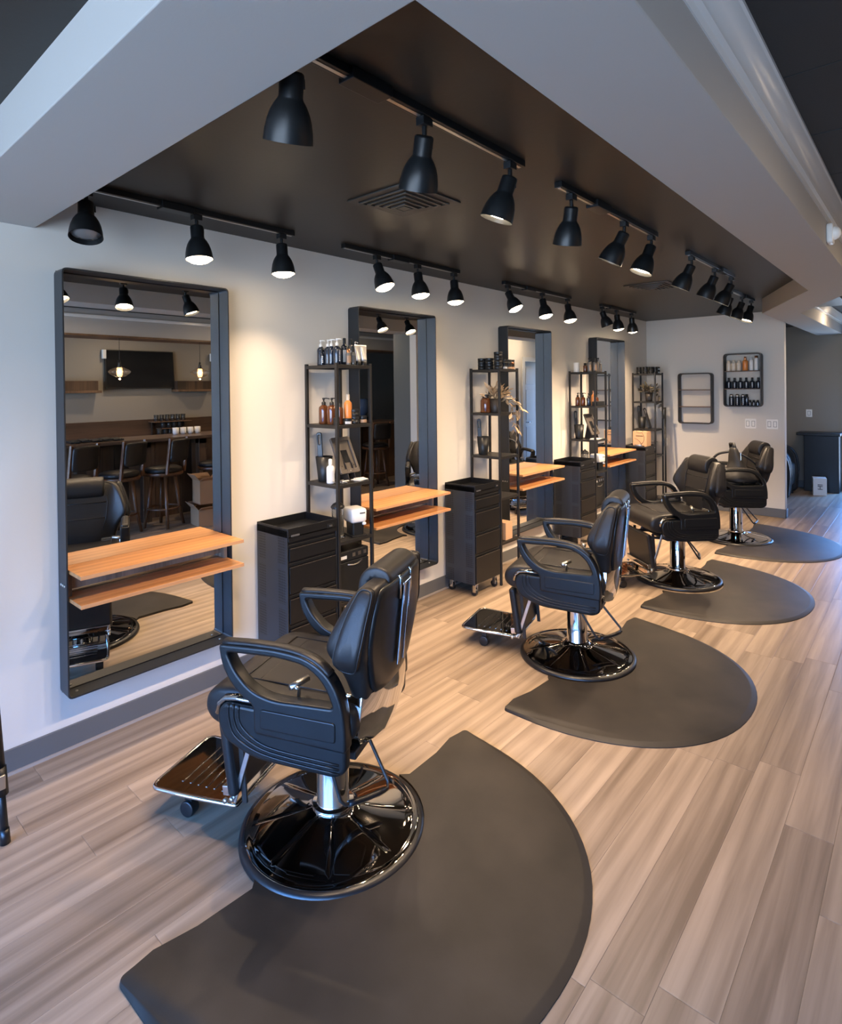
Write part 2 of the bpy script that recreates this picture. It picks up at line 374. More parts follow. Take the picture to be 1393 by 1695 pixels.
# partition with the panelled door seen in the third mirror
struct(MB().box(2.56, 2.68, 6.12, 9.02, 0, ZM).box(2.56, 2.68, 9.86, YB, 0, ZM).box(2.56, 2.68, 9.02, 9.86, 2.03, ZM).obj('wall_partition', 'wall'))
dr = struct(MB().box(2.60, 2.64, 9.03, 9.85, 0.005, 2.025).obj('door_1', 'light_wall'))
for (ya, yb, za, zb) in ((9.12, 9.40, 1.62, 1.92), (9.48, 9.76, 1.62, 1.92), (9.12, 9.40, 0.98, 1.52), (9.48, 9.76, 0.98, 1.52), (9.12, 9.40, 0.2, 0.86), (9.48, 9.76, 0.2, 0.86)):
    MB().box(2.592, 2.601, ya, yb, za, zb).obj('door_panel', 'light_wall', dr, bev=0.008)
MB().cyl((2.60, 9.10, .94), (2.55, 9.10, .94), .012).cyl((2.555, 9.10, .94), (2.555, 9.22, .94), .009).obj('door_handle', 'chrome', dr, smooth=True)
struct(MB().box(2.545, 2.56, 8.94, 9.02, 0, 2.11).box(2.545, 2.56, 9.86, 9.94, 0, 2.11).box(2.545, 2.56, 9.02, 9.86, 2.03, 2.11).obj('trim_1', 'white_trim', bev=0.003))
struct(MB().box(2.68, 3.02, 6.14, 6.26, 0, ZM).obj('wall_return', 'dark_wall'))
# glazed rear door beside the hall, bright outside
gd = struct(MB().box(1.96, 2.03, 10.47, 10.55, 0, 2.08).box(2.45, 2.52, 10.47, 10.55, 0, 2.08).box(2.03, 2.45, 10.47, 10.55, 2.0, 2.08).box(2.03, 2.45, 10.47, 10.55, 0, .12).obj('door_2', 'white_trim', bev=0.004))
MB().box(2.03, 2.45, 10.505, 10.512, .12, 2.0).obj('glass_pane', 'window_glass', gd)
# front: storefront window wall behind the camera
struct(MB().box(-0.12, XR+.12, Y0-.12, Y0, 0, .08).box(-0.12, XR+.12, Y0-.12, Y0, 2.38, 2.75).box(-.12, .12, Y0-.12, Y0, .08, 2.38).box(6.0, XR+.12, Y0-.12, Y0, .08, 2.38).obj('wall_front', 'wall'))
wf = MB()
for x in (.12, 1.62, 3.07, 4.52, 5.94): wf.box(x, x+.06, Y0-.09, Y0-.03, .08, 2.38)
wf.box(.12, 6.0, Y0-.09, Y0-.03, .08, .14).box(.12, 6.0, Y0-.09, Y0-.03, 2.32, 2.38)
wn = struct(wf.obj('window_1', 'frame'))
for x in (.22, 1.70, 3.15, 4.60): MB().box(x-.02, x+1.34, Y0-.065, Y0-.058, .14, 2.32).obj('glass_pane', 'window_glass', wn)
# ceilings
struct(MB().box(0, 2.22, 0.78, YF+0.0, ZC, ZC+.15).obj('ceiling_recess', 'black_ceiling'))
struct(MB().box(0, XR, Y0, .5, ZC, ZC+.15).obj('ceiling_front', 'black_ceiling'))
struct(MB().box(0, 1.62, YF+.11, YB, ZC, ZC+.15).obj('ceiling_rear', 'black_ceiling'))
mc = struct(MB().box(1.9, XR, .48, YB, ZM+.012, ZM+.15).obj('ceiling', 'black_tile'))
tl = MB().box(-.3025, .3025, -.2745, .2745, -.0, .012).mesh('ceiling_tile', M['black_tile'])
y = 2.090-0.5575*3
ty = []
while y < YB-.5: ty.append(y); y += .5575
for j, y in enumerate(ty):
    for i in range(6):
        x = 2.50+.61*(i+.5)
        if y < .48 or x+.31 > XR+.05: continue
        add('ceiling_tile', tl, mc, loc=(x, y+.2788, ZM+random.uniform(0, .0015)))
# soffit ring
sof = MB()
outer = [(0, .489), (2.5, .489), (2.5, 5.5), (1.912, 7.0), (1.935, YB), (1.62, YB), (1.62, 6.73), (2.20, 5.32), (2.20, .80), (0, .80)]
sof.poly([(x, y, ZS) for x, y in outer], (0, 0, .34))
struct(sof.obj('soffit', 'soffit', bev=0.004))
# crown moulding along the soffit's outer face
prof = [(0, -.015), (.004, -.015), (.010, -.002), (.022, .004), (.024, .014), (.040, .036), (.048, .044), (.060, .066), (.066, .070), (.066, .0815), (0, .0815)]
cz = 2.454
def crown(name, path):
    mb = MB(); loops = []
    n = len(path)
    for i, p in enumerate(path):
        p = Vector((*p, 0)); a = (p-Vector((*path[i-1], 0))).normalized() if i else None; b = (Vector((*path[i+1], 0))-p).normalized() if i < n-1 else None
        na = Vector((a.y, -a.x, 0)) if a else None; nb = Vector((b.y, -b.x, 0)) if b else None
        if na and nb: nn = (na+nb); nn = nn/(nn.dot(na))
        else: nn = na or nb
        loops.append([p+nn*o_+Vector((0, 0, cz+z_)) for o_, z_ in prof])
    mb.loft(loops); me = mb.mesh(name, M['white_trim']); autosmooth(me, 25); return struct(add(name, me))
crown('trim_2', [(2.5, .489), (2.5, 5.5), (1.912, 7.0), (1.935, YB)])
# baseboards
bb = lambda nm, *a: struct(MB().box(*a).obj(nm, 'base', bev=.003))
bb('baseboard_left', 0, .010, Y0, YF, 0, .105)
bb('baseboard_far', .010, 1.62, YF-.010, YF, 0, .105)
bb('baseboard_far_end', 1.61, 1.62, YF-.010, YF+.11, 0, .105)
bb('baseboard_back', 0, 1.96, YB-.01, YB, 0, .105)
sh = struct(MB().box(.010, .018, Y0, YF-.02, 0, .012).obj('trim_3', 'caulk'))

# ================================================================== BARBER CHAIRS
def V(s, w, z): return (-s, -w, z)          # s forward, w towards the near side
def chair(name, label, zoff=0.0):
    t = thing(name, label, 'barber chair', group='barber chairs along the mirror wall')
    # base: smoked chrome dome with pressed creases and a rubber edge
    def mod(a, r, z):
        dd_ = abs(((a+.35)/(PI/4)+.5) % 1.0-.5)*(PI/4)*r; k = 1-math.exp(-(dd_/.0035)**2)
        f = max(0, min(1, (r-.06)/.09))*max(0, min(1, (.29-r)/.05))
        return 1.0, -0.007*f*(1-k)
    bp = [(.0, .092), (.066, .092), (.070, .086), (.077, .076), (.10, .069), (.14, .060), (.18, .052), (.22, .044), (.26, .036), (.285, .031), (.296, .026), (.306, .029), (.314, .024)]
    me = MB().lathe(bp, 256, mod=mod).mesh('base', M['dark_chrome'], True); add('base', me, t)
    MB().lathe([(.312, .026), (.322, .024), (.331, .016), (.333, .004), (.328, .0), (.30, .0), (.30, .02)], 72).obj('rubber_ring', 'rubber', t, True)
    me = MB().lathe([(.072, .07), (.076, .084), (.074, .093), (.060, .097), (.058, .10), (.058, .34+zoff), (.050, .345+zoff), (0, .345+zoff)], 40).mesh('column', M['chrome']); add('column', autosmooth(me), t)
    Z = zoff
    def v(s, w, z): return (-s, -w, z+Z)
    # under-seat mechanism
    MB().cbox(v(0, 0, .360), (.30, .20, .045)).cbox(v(.02, 0, .395), (.40, .36, .03)).obj('seat_plate', 'steel_dark', t, bev=.006)
    # pump lever (U handle at the rear) with a black foot grip
    MB().tube([v(.0, .075, .365), v(-.03, .085, .335), v(-.125, .090, .192), v(-.142, .080, .178), v(-.192, .0, .172), v(-.240, -.080, .178), v(-.230, -.095, .192), v(-.11, -.085, .335), v(-.06, -.075, .365)], .0065, 8).obj('pump_lever', 'steel_dark', t, True)
    MB().tube([v(-.150, .067, .177), v(-.167, .04, .174), v(-.192, 0, .172), v(-.217, -.04, .174), v(-.233, -.067, .177)], .0105, 8).obj('lever_grip', 'rubber', t, True)
    # seat cushion
    L = []
    for w, k in ((-.250, .80), (-.232, .97), (-.12, 1.0), (0, 1.0), (.12, 1.0), (.232, .97), (.250, .80)):
        q = [(.355, .452), (.372, .50), (.362, .548), (.325, .582), (.25, .592), (.10, .588), (-.06, .585), (-.19, .590), (-.21, .55), (-.21, .45), (0, .425), (.25, .425)]
        dip = 0.006 if abs(w) < .2 else 0
        L.append([v(.08+(s-.08)*(1 if k > .9 else .975), w, .51+(z-.51)*k-(dip if z > .56 and s < .24 else 0)) for s, z in q])
    MB().loft(L).obj('seat', 'leather', t, sub=2)
    # raised seat pad seams
    MB().tube([v(.245, -.17, .5895), v(.245, .17, .5895)], .0028, 6).tube([v(.245, .17, .588), v(-.16, .17, .586)], .0028, 6).tube([v(.245, -.17, .588), v(-.16, -.17, .586)], .0028, 6).tube([v(.19, -.165, .586), v(.19, .165, .586)], .002, 6).obj('seam', 'leather', t, True)
    # side panels with pressed U ridges
    sp = round_poly([(.268, .548), (.296, .50), (.272, .425), (.155, .376), (-.150, .372), (-.188, .395), (-.190, .545)], [.03, .03, .05, .06, .03, .03, .012], 5)
    pme = curve_mesh('side_panel', [[(-s, z) for s, z in sp]], .040, .012, 'arm', 3)
    b = bmesh.new(); b.from_mesh(pme); bmesh.ops.transform(b, matrix=Matrix.Rotation(PI/2, 4, 'X'), verts=b.verts); b.to_mesh(pme); b.free()
    ridge = MB()
    for d_ in (0, .020, .040):
        pts = smooth_open([(.243-d_, 0, .545), (.243-d_, 0, .50), (.222-d_, 0, .445+d_*.6), (.15-d_*.5, 0, .410+d_*.72), (.05, 0, .396+d_*.72), (-.165, 0, .391+d_*.72)], 4)
        ridge.tube([(-p.x, 0, p.z) for p in pts], .0042, 6)
    rme = ridge.mesh('ridge', M['arm'], True)
    # armrest loop + lower insert
    ao = round_poly([(.276, .747), (.05, .757), (-.060, .745), (-.135, .702), (-.178, .63), (-.193, .545), (-.193, .462), (.140, .468), (.142, .560), (.215, .603), (.262, .672)], [.018, .15, .09, .09, .08, .08, .014, .014, .02, .06, .06], 6)
    ai = round_poly([(.242, .722), (.05, .730), (-.055, .718), (-.118, .672), (-.150, .598), (.070, .588), (.150, .607), (.212, .664)], [.014, .14, .09, .08, .014, .05, .09, .08], 6)
    ame = curve_mesh('armrest', [[(-s, z) for s, z in ao], [(-s, z) for s, z in ai]], .052, .009, 'arm', 3)
    b = bmesh.new(); b.from_mesh(ame); bmesh.ops.transform(b, matrix=Matrix.Rotation(PI/2, 4, 'X'), verts=b.verts); b.to_mesh(ame); b.free()
    ime = curve_mesh('insert', [[(-s, z) for s, z in rrect(-.160, .112, .492, .556, .012)]], .010, .004, 'arm', 2)
    b = bmesh.new(); b.from_mesh(ime); bmesh.ops.transform(b, matrix=Matrix.Rotation(PI/2, 4, 'X'), verts=b.verts); b.to_mesh(ime); b.free()
    pad = MB().tube(smooth_open([(-.262, 0, .749), (-.16, 0, .7555), (-.04, 0, .7565), (.04, 0, .7475), (.095, 0, .726), (.135, 0, .694)], 4), .010, 8).mesh('arm_pad', M['leather'], True)
    for vtx in pad.vertices: vtx.co.y *= 2.1; vtx.co.z = vtx.co.z
    cap = MB().tube([(-.296, 0, .50), (-.288, 0, .535), (-.262, 0, .556), (-.215, 0, .562), (-.15, 0, .562)], .012, 8).mesh('chrome_cap', M['dark_chrome'], True)
    for vtx in cap.vertices: vtx.co.y *= 1.6
    for sd in (1, -1):
        add('side_panel', pme, t, loc=(0, -sd*.252, Z)); add('ridge', rme, t, loc=(0, -sd*.272, Z))
        a_ = add('armrest', ame, t, loc=(0, -sd*.256, Z)); add('insert', ime, a_, loc=(0, -sd*.025, 0)); add('arm_pad', pad, a_)
        add('chrome_cap', cap, t, loc=(0, -sd*.249, Z))
        # recline lever
        MB().tube([v(.005, sd*.225, .560), v(.0, sd*.225, .612), v(.006, sd*.240, .622)], .006, 8).tube([v(.022, sd*.246, .622), v(-.008, sd*.180, .628)], .0105, 10).obj('recline_lever', 'brushed', t, True)
    # backrest : loft in plan, level by level (w, wing front, wing rear, centre front)
    lev = [(.545, .150, -.170, -.208, -.145, .08), (.560, .185, -.168, -.220, -.142, .1), (.630, .205, -.158, -.232, -.142, .1), (.690, .228, -.142, -.241, -.148, .12), (.740, .262, -.120, -.249, -.158, .14), (.770, .274, -.108, -.253, -.165, .15), (.81, .270, -.118, -.256, -.170, .15), (.87, .250, -.148, -.264, -.184, .15), (.925, .228, -.178, -.272, -.196, .14), (.958, .205, -.206, -.276, -.210, .13), (.972, .165, -.225, -.270, -.232, .1)]
    loops = []
    for z, w, wf_, wr, cf, iw in lev:
        loops.append([v(cf, 0, z), v(cf, iw*.6, z), v(cf-.004, iw, z), v((cf+wf_)/2-.010, (iw+w)/2, z), v(wf_, w-.028, z), v(wf_-.008, w-.006, z), v((wf_+wr)/2, w, z), v(wr+.008, w-.006, z), v(wr, w-.03, z), v(wr-.006, w*.5, z), v(wr-.008, 0, z),
                      v(wr-.006, -w*.5, z), v(wr, -w+.03, z), v(wr+.008, -w+.006, z), v((wf_+wr)/2, -w, z), v(wf_-.008, -w+.006, z), v(wf_, -w+.028, z), v((cf+wf_)/2-.010, -(iw+w)/2, z), v(cf-.004, -iw, z), v(cf, -iw*.6, z)])
    MB().loft(loops).obj('backrest', 'leather', t, sub=2)
    # back bolster pads (side faces) with piping
    for sd in (1, -1):
        q = [(-.156, .775), (-.156, .738), (-.178, .710), (-.220, .712), (-.242, .775), (-.255, .868), (-.266, .940), (-.260, .960), (-.232, .964), (-.212, .942), (-.180, .868)]
        def ww(z): return .274-(.0 if z < .78 else (z-.78)*.30)-(max(0, .74-z)*.62)
        L1 = [v(s, sd*(ww(z)-.016), z) for s, z in smooth_loop([Vector((a, b_, 0)) for a, b_ in q], 3) for _ in (0,)] if False else None
        ol = [(p.x, p.y) for p in smooth_loop([Vector((a, b_, 0)) for a, b_ in q], 3)]
        cx_, cz_ = -.212, .83
        def ring(k, dw): return [v(cx_+(s-cx_)*k, sd*(ww(cz_+(z-cz_)*k)+dw), cz_+(z-cz_)*k) for s, z in ol]
        MB().loft([ring(.97, -.02), ring(1.0, -.004), ring(.985, .006), ring(.90, .012), ring(.6, .015), ring(.2, .016)]).obj('bolster', 'leather', t, True)
        MB().tube(ring(.985, .007), .0028, 6, closed=True).obj('piping', 'leather', t, True)
    # pillow quilting on the front of the back
    MB().tube([v(-.157, -.13, .735), v(-.157, .13, .735)], .0035, 6).tube([v(-.176, -.14, .838), v(-.176, .14, .838)], .0035, 6).tube([v(-.146, -.120, .66), v(-.155, -.138, .735), v(-.174, -.148, .838), v(-.196, -.138, .92)], .003, 6).tube([v(-.146, .120, .66), v(-.155, .138, .735), v(-.174, .148, .838), v(-.196, .138, .92)], .003, 6).obj('seam', 'leather', t, True)
    # back shell with central chrome slides
    L = []
    for z, w, s_ in ((.575, .12, -.232), (.61, .185, -.238), (.69, .218, -.246), (.77, .262, -.255), (.88, .238, -.266), (.945, .205, -.277), (.957, .19, -.275)):
        L.append([v(s_, -w, z), v(s_-.012, -w*.7, z), v(s_-.018, -.04, z), v(s_-.018, .04, z), v(s_-.012, w*.7, z), v(s_, w, z), v(s_+.02, w*.9, z), v(s_+.02, -w*.9, z)])
    MB().loft(L).obj('back_shell', 'arm', t, sub=1)
    for w in (-.026, .026):
        MB().cbox(v(-.284, w, .785), (.008, .012, .29), (0, math.radians(6), 0)).obj('slide_rail', 'chrome', t, bev=.002)
    MB().cbox(v(-.296, 0, .925), (.012, .075, .012)).obj('slide_clip', 'chrome', t, bev=.003)
    MB().cbox(v(-.282, 0, .785), (.006, .030, .29), (0, math.radians(6), 0)).obj('slide_channel', 'rubber', t)
    # chrome skirt wrapping below the back
    L = []
    for z, w, d_ in ((.600, .190, .012), (.55, .205, .012), (.48, .205, .004), (.425, .160, -.010), (.385, .07, -.030)):
        L.append([v(-.150, -w, z), v(-.198-d_, -w, z), v(-.222-d_, -w*.72, z), v(-.238-d_, -w*.3, z), v(-.238-d_, w*.3, z), v(-.222-d_, w*.72, z), v(-.198-d_, w, z), v(-.150, w, z)])
    MB().loft(L).obj('chrome_skirt', 'chrome', t, bev=.004)
    # headrest
    L = []
    for w, k in ((-.128, .6), (-.118, .92), (-.06, 1), (0, 1.0), (.06, 1), (.118, .92), (.128, .6)):
        q = [(-.178, .872), (-.163, .912), (-.170, .965), (-.200, 1.000), (-.245, 1.008), (-.280, .992), (-.292, .962), (-.282, .948), (-.262, .966), (-.212, .968), (-.198, .925), (-.194, .872)]
        L.append([v(-.22+(s+.22)*(.9+.1*k), w, .96+(z-.96)*(.88+.12*k)) for s, z in q])
    MB().loft(L).obj('headrest', 'leather', t, sub=2)
    for w in (-.05, .05):
        MB().tube([v(-.272, w, .975), v(-.294, w, .95), v(-.290, w, .88)], .005, 6).obj('headrest_post', 'chrome', t, True)
    # calf pad hanging from the seat front
    MB().cbox(v(.325, 0, .285), (.040, .36, .27), (0, math.radians(-8), 0)).obj('calf_pad', 'leather', t, bev=.016, seg=4)
    MB().cbox(v(.330, 0, .166), (.046, .34, .035), (0, math.radians(-8), 0)).obj('chrome_strip', 'chrome', t, bev=.004)
    for w in (-.155, .155):
        MB().cbox(v(.268, w, .265), (.018, .006, .30), (0, math.radians(18), 0)).obj('strut', 'brushed', t, bev=.002)
        MB().cbox(v(.285, w*.93, .27), (.020, .010, .30), (0, math.radians(-4), 0)).obj('strut', 'steel_dark', t, bev=.002)
        MB().cyl(v(.318, w*1.02, .135), v(.318, w*1.10, .135), .009).cyl(v(.345, w*1.02, .125), v(.345, w*1.10, .125), .009).obj('pivot_bolt', 'brushed', t, True)
    MB().cbox(v(.18, .13, .372), (.27, .018, .018), (0, math.radians(6), 0)).cbox(v(.18, -.13, .372), (.27, .018, .018), (0, math.radians(6), 0)).obj('seat_rail', 'steel_dark', t, bev=.003)
    Z = 0.0
    # footrest plate
    fo = round_poly([(.310, -.150), (.52, -.165), (.676, -.168), (.676, .168), (.52, .165), (.310, .150)], [.01, .1, .038, .038, .1, .01], 6)
    fm = curve_mesh('footrest', [[(-s, -w) for s, w in fo]], .010, .003, 'dark_chrome', 2)
    fr = add('footrest', fm, t, loc=(0, 0, .105))
    MB().tube([(-s, -w, .0) for s, w in fo], .0085, 8, closed=True).obj('footrest_rim', 'chrome', fr, True)
    g = MB()
    for k in range(6): g.box(-(.40+k*.036)-.004, -(.40+k*.036)+.004, -.11, .11, .004, .0075)
    g.obj('tread_rib', 'dark_chrome', fr, bev=.001)
    for w in (-.12, .12):
        MB().cyl(v(.540, w-.020, .030), v(.540, w+.020, .030), .030, seg=20).obj('caster', 'rubber', fr, bev=.005, loc=(0, 0, -.105))
        MB().box(-.555, -.525, -w-.008, -w+.008, -.06, .0).obj('caster_fork', 'steel_dark', fr)
    return t
ch1 = chair('barber_chair', 'nearest black barber chair with smoked chrome round base and footrest plate')
ch1.location = (1.253, 1.372, 0); ch1.rotation_euler = (0, 0, math.radians(22.4))
def place_chair(label, x, y, th, dz=0):
    c = dup(ch1, label, (x, y, 0), math.radians(th))
    if dz:
        for k in c.children:
            if k.name.split('.')[0] not in ('base', 'rubber_ring', 'footrest'): k.location.z += dz
    return c
place_chair('second black barber chair from the camera, facing the second mirror', 1.322, 3.185, 13.2, -.022)
place_chair('third black barber chair, swivelled so its seat front and calf pad show', 1.333, 4.968, 49)
ch4 = place_chair('farthest black barber chair, with a black apron and straps heaped on it', 1.392, 6.615, 33)

for k in ch1.children:      # the nearest chair's pump lever hangs lower
    if k.name.split('.')[0] in ('pump_lever', 'lever_grip'):
        a_ = math.radians(15); R_ = Matrix.Translation((0, 0, .365)) @ Matrix.Rotation(a_, 4, 'Y') @ Matrix.Translation((0, 0, -.365))
        k.matrix_basis = R_
# floor mats with a bite for the chair base
def floor_mat(label, x, y, rot):
    pts = []
    a, bb_ = .76, .905
    n = 40
    outl = []
    for i in range(n+1):
        th = -PI/2+PI*i/n
        outl.append((abs(math.cos(th))**.86*bb_, math.copysign(abs(math.sin(th))**.92, math.sin(th))*a))
    R_ = .334; x0 = -.02
    notch = []
    a0 = math.radians(88)
    for i in range(25):
        th = a0-2*a0*i/24
        notch.append((x0+R_*math.cos(th), R_*math.sin(th)))
    def tip(sgn): return [(-.004, sgn*(a-.045)), (-.012, sgn*(a-.10)), (.012, sgn*(a-.22)), (.020, sgn*(R_+.03))]
    full = outl+tip(1)+notch+tip(-1)[::-1]
    rr_ = [.0005]*len(full); rr_[0] = .060; rr_[n] = .060
    full = [p for p in full if not (.0005 < p[0] < .16 and abs(p[1]) > a-.03)]
    rr_ = [.060 if (abs(p[0]) < 1e-3 and abs(p[1]) > a-.01) else .0004 for p in full]
    full = [tuple(q) for q in round_poly(full, rr_, 5)]
    full = [p for i_, p in enumerate(full) if (Vector(p)-Vector(full[i_-1])).length > .0012]
    cx_, cy_ = .45, 0
    def ring(k, z):
        out = []
        N_ = len(full)
        for i, p in enumerate(full):
            q0, q1 = Vector(full[i-1]), Vector(full[(i+1) % N_]); d_ = (q1-q0)
            nn = Vector((d_.y, -d_.x)).normalized() if d_.length > 1e-6 else Vector((0, 0))
            kk = k*.04 if math.hypot(p[0]-x0, p[1]) < R_+.02 else k*max(.10, min(1.0, (p[0]-.03)/.22))
            out.append((p[0]-nn.x*kk, p[1]-nn.y*kk, z))
        return out
    o = MB().loft([ring(0, 0), ring(0, .004), ring(.022, .013), ring(.030, .0145)]).obj('floor_mat', 'mat')
    autosmooth(o.data, 40)
    o.location = (x, y, 0.0); o.rotation_euler = (0, 0, math.radians(rot))
    return tag(o, label, 'floor mat', 'half-round floor mats')
floor_mat('nearest charcoal half-round rubber mat, cut off by the bottom of the photo', 1.262, 1.380, -1)
floor_mat('second charcoal half-round rubber mat, beside the second chair', 1.345, 3.165, -2.5)
floor_mat('third charcoal half-round rubber mat, behind the third chair', 1.370, 4.905, -3)
floor_mat('farthest charcoal half-round rubber mat, under the farthest chair', 1.395, 6.660, -2)

# ================================================================== MIRROR STATIONS
def swap_yz(me):   # XY outline -> YZ plane, thickness along X
    b = bmesh.new(); b.from_mesh(me)
    for vv in b.verts: x, y, z = vv.co; vv.co = (z, x, y)
    bmesh.ops.recalc_face_normals(b, faces=b.faces)
    b.to_mesh(me); b.free(); return me
def station():
    w, z0, z1, D, T = .79, .262, 2.133, .100, .007
    t = thing('wall_mirror', '', 'mirror', group='framed mirrors on the left wall')
    fm = swap_yz(curve_mesh('frame', [[tuple(p) for p in rrect(0, w, z0, z1, .024, 5)], [tuple(p) for p in rrect(T, w-T, z0+T, z1-T, .018, 5)][::-1]], D, .0008, 'frame', 1, 8))
    add('frame', fm, t, loc=(D/2, 0, 0))
    MB().box(.002, .010, .004, w-.004, z0+.004, z1-.004).obj('mirror_glass', 'mirror', t)
    MB().box(.0101, .0125, .007, w-.007, z0+.007, z0+.012).box(.0101, .0125, .007, w-.007, z1-.012, z1-.007).box(.0101, .0125, .007, .011, z0+.007, z1-.007).box(.0101, .0125, w-.011, w-.007, z0+.007, z1-.007).obj('gasket', 'rubber', t)
    su = MB().box(.011, .232, .012, w-.012, .806, .822).obj('upper_shelf', 'shelf_wood', t, bev=.0008)
    MB().box(.232, .2335, .012, w-.012, .806, .822).obj('edge_band', 'edge_wood', su)
    sl = MB().box(.011, .232, .012, w-.012, .684, .700).obj('lower_shelf', 'shelf_wood', t, bev=.0008)
    MB().box(.232, .2335, .012, w-.012, .684, .700).obj('edge_band', 'edge_wood', sl)
    MB().box(.022, .036, .030, w-.030, .722, .806).obj('back_panel', 'panel_wood', t)
    for y in (.014, w-.030): MB().box(.011, .072, y, y+.016, .700, .806).obj('side_panel', 'panel_wood', t)
    for k in range(3): MB().cyl((.035+.022*k, -.003, .752), (.035+.022*k, .001, .752), .006, .006, 8).obj('bolt', 'brushed', t, True)
    for y in (.05, w-.05): MB().cyl((.05, y, z0+T-.001), (.05, y, z0+T+.003), .006, seg=8).obj('screw', 'brushed', t, True)
    return t
ORD = ['nearest', 'second', 'third', 'farthest']
st = station(); st['label'] = 'nearest tall black-framed mirror with an orange wood shelf, largest in the photo'; st.location = (0.001, .87, 0)
for lab, y in (('second tall black-framed mirror with a wood shelf, behind the first shelf unit', 2.59), ('third tall black-framed mirror with a wood shelf, between second and third shelf units', 4.37), ('farthest and narrowest-looking black-framed mirror with a wood shelf', 6.19)):
    dup(st, lab, (0.001, y, 0))

# ================================================================== TOOL CARTS
def cart():
    t = thing('tool_cart', '', 'tool cart', group='black drawer carts')
    x1, y1, zb, zt = .290, .345, .092, .846
    MB().box(.004, x1-.012, .004, y1-.004, zb, .79).obj('body', 'cart', t, bev=.003)
    for y, nm in ((0, 0), (y1-.004, 1)):
        o = MB().box(-x1/2+.003, x1/2-.003, 0, .004, zb, zt-.012).obj('perforated_side', 'cart_perf', t); o.location = (x1/2-.003, y, 0)
    tr = MB()
    tr.box(0, x1, 0, .005, .80, zt).box(0, x1, y1-.005, y1, .80, zt).box(0, .005, .005, y1-.005, .80, zt).box(x1-.005, x1, .005, y1-.005, .772, zt).box(0, x1, 0, y1, .795, .803)
    tr.obj('top_tray', 'cart', t, bev=.0015)
    dz = [(.668, .756), (.492, .655), (.330, .482), (.100, .320)]
    for a, b_ in dz:
        d_ = MB().box(x1-.014, x1-.001, .012, y1-.012, a, b_-.018).box(x1-.014, x1-.008, .012, y1-.012, b_-.018, b_).obj('drawer', 'cart', t, bev=.002)
        MB().box(x1-.010, x1+.003, .014, y1-.014, b_-.024, b_-.018).obj('handle', 'steel_dark', d_, bev=.001)
    lk = MB().box(x1, x1+.002, y1-.075, y1-.025, .800, .824).obj('lock_plate', 'plastic', t)
    MB().box(x1+.002, x1+.004, y1-.060, y1-.040, .806, .816).obj('lock', 'brushed', lk)
    nm = MB()
    for k in range(6): nm.box(x1, x1+.0012, .022+k*.0095, .022+k*.0095+.007, .800, .810)
    nm.obj('name_mark', 'grey_ink', t)
    for x in (.035, x1-.035):
        for y in (.04, y1-.04):
            c = MB().box(x-.020, x+.020, y-.020, y+.020, .086, .093).box(x-.014, x+.014, y-.016, y-.012, .026, .088).box(x-.014, x+.014, y+.012, y+.016, .026, .088).obj('caster_fork', 'chrome', t, bev=.002)
            MB().cyl((x-.006, y-.011, .027), (x-.006, y+.011, .027), .027, seg=18).obj('caster', 'rubber', c, bev=.004)
    return t
ct = cart(); ct['label'] = 'nearest black rolling drawer cart with perforated side, left of first shelf unit'; ct.location = (.028, 1.860, 0)
dup(ct, 'second black rolling drawer cart, whole front and chrome casters in view', (.028, 3.555, 0))
dup(ct, 'third black rolling drawer cart, in front of the third shelf unit', (.03, 5.31, 0))
dup(ct, 'farthest black rolling drawer cart, with a paper bag on top', (.03, 7.04, 0))

# ================================================================== SHELF UNITS
SH = [1.735, 1.380, 1.030, .700, .340]
UD, UW = .296, .285
def etagere():
    t = thing('shelf_unit', '', 'shelf unit', group='slim black open shelf units')
    for x in (0, UD-.018):
        for y in (0, UW-.018): MB().box(x, x+.018, y, y+.018, 0, 1.745).obj('post', 'shelf_metal', t, bev=.0012)
    for z in SH:
        MB().box(.006, UD-.006, .006, UW-.006, z-.006, z).box(.018, UD-.018, .001, .015, z-.020, z-.001).box(.018, UD-.018, UW-.015, UW-.001, z-.020, z-.001).box(.001, .015, .018, UW-.018, z-.020, z-.001).box(UD-.015, UD-.001, .018, UW-.018, z-.020, z-.001).obj('shelf', 'shelf_metal', t, bev=.0008)
    return t
et = etagere(); UX = .022; UY = [2.212, 3.905, 5.662, 7.398]
et['label'] = 'nearest slim black shelf unit, with tablet stand and pump bottles on it'; et.location = (UX, UY[0], 0)
for k, lab in ((1, 'second slim black shelf unit, with trailing gold-leaved plant on it'), (2, 'third slim black shelf unit, with white jars and sprays on top'), (3, 'farthest slim black shelf unit, in the corner by the far wall')):
    dup(et, lab, (UX, UY[k], 0))

# ================================================================== LIGHT TRACKS
def track(name_label, x, y0, y1, feed=None):
    t = thing('light_track', name_label, 'light track', (x, 0, 0), group='black ceiling light tracks')
    MB().box(-.018, .018, y0, y1, 2.428, ZC).obj('rail', 'arm', t, bev=.002)
    MB().box(-.006, .006, y0+.01, y1-.01, 2.4262, 2.4285).obj('rail_slot', 'brushed', t)
    if feed: MB().box(-.030, .030, feed-.075, feed+.075, 2.418, ZC-.002).obj('feed_box', 'arm', t, bev=.003)
    return t
track('black light track over the nearest mirror, by the wall', .290, .86, 1.94, 1.285)
track('black light track over the second mirror, by the wall', .290, 2.30, 3.42, 2.78)
track('black light track over the third mirror, by the wall', .290, 4.02, 5.18, 4.42)
track('black light track over the farthest mirror, by the wall', .290, 5.88, 6.82, 6.15)
track('black light track nearest the camera, above the first chair', 1.735, .84, 1.93, 1.12)
track('black room-side light track above the second chair', 1.735, 2.22, 3.36, 2.62)
track('black room-side light track above the third chair', 1.735, 3.95, 5.08, 4.75)
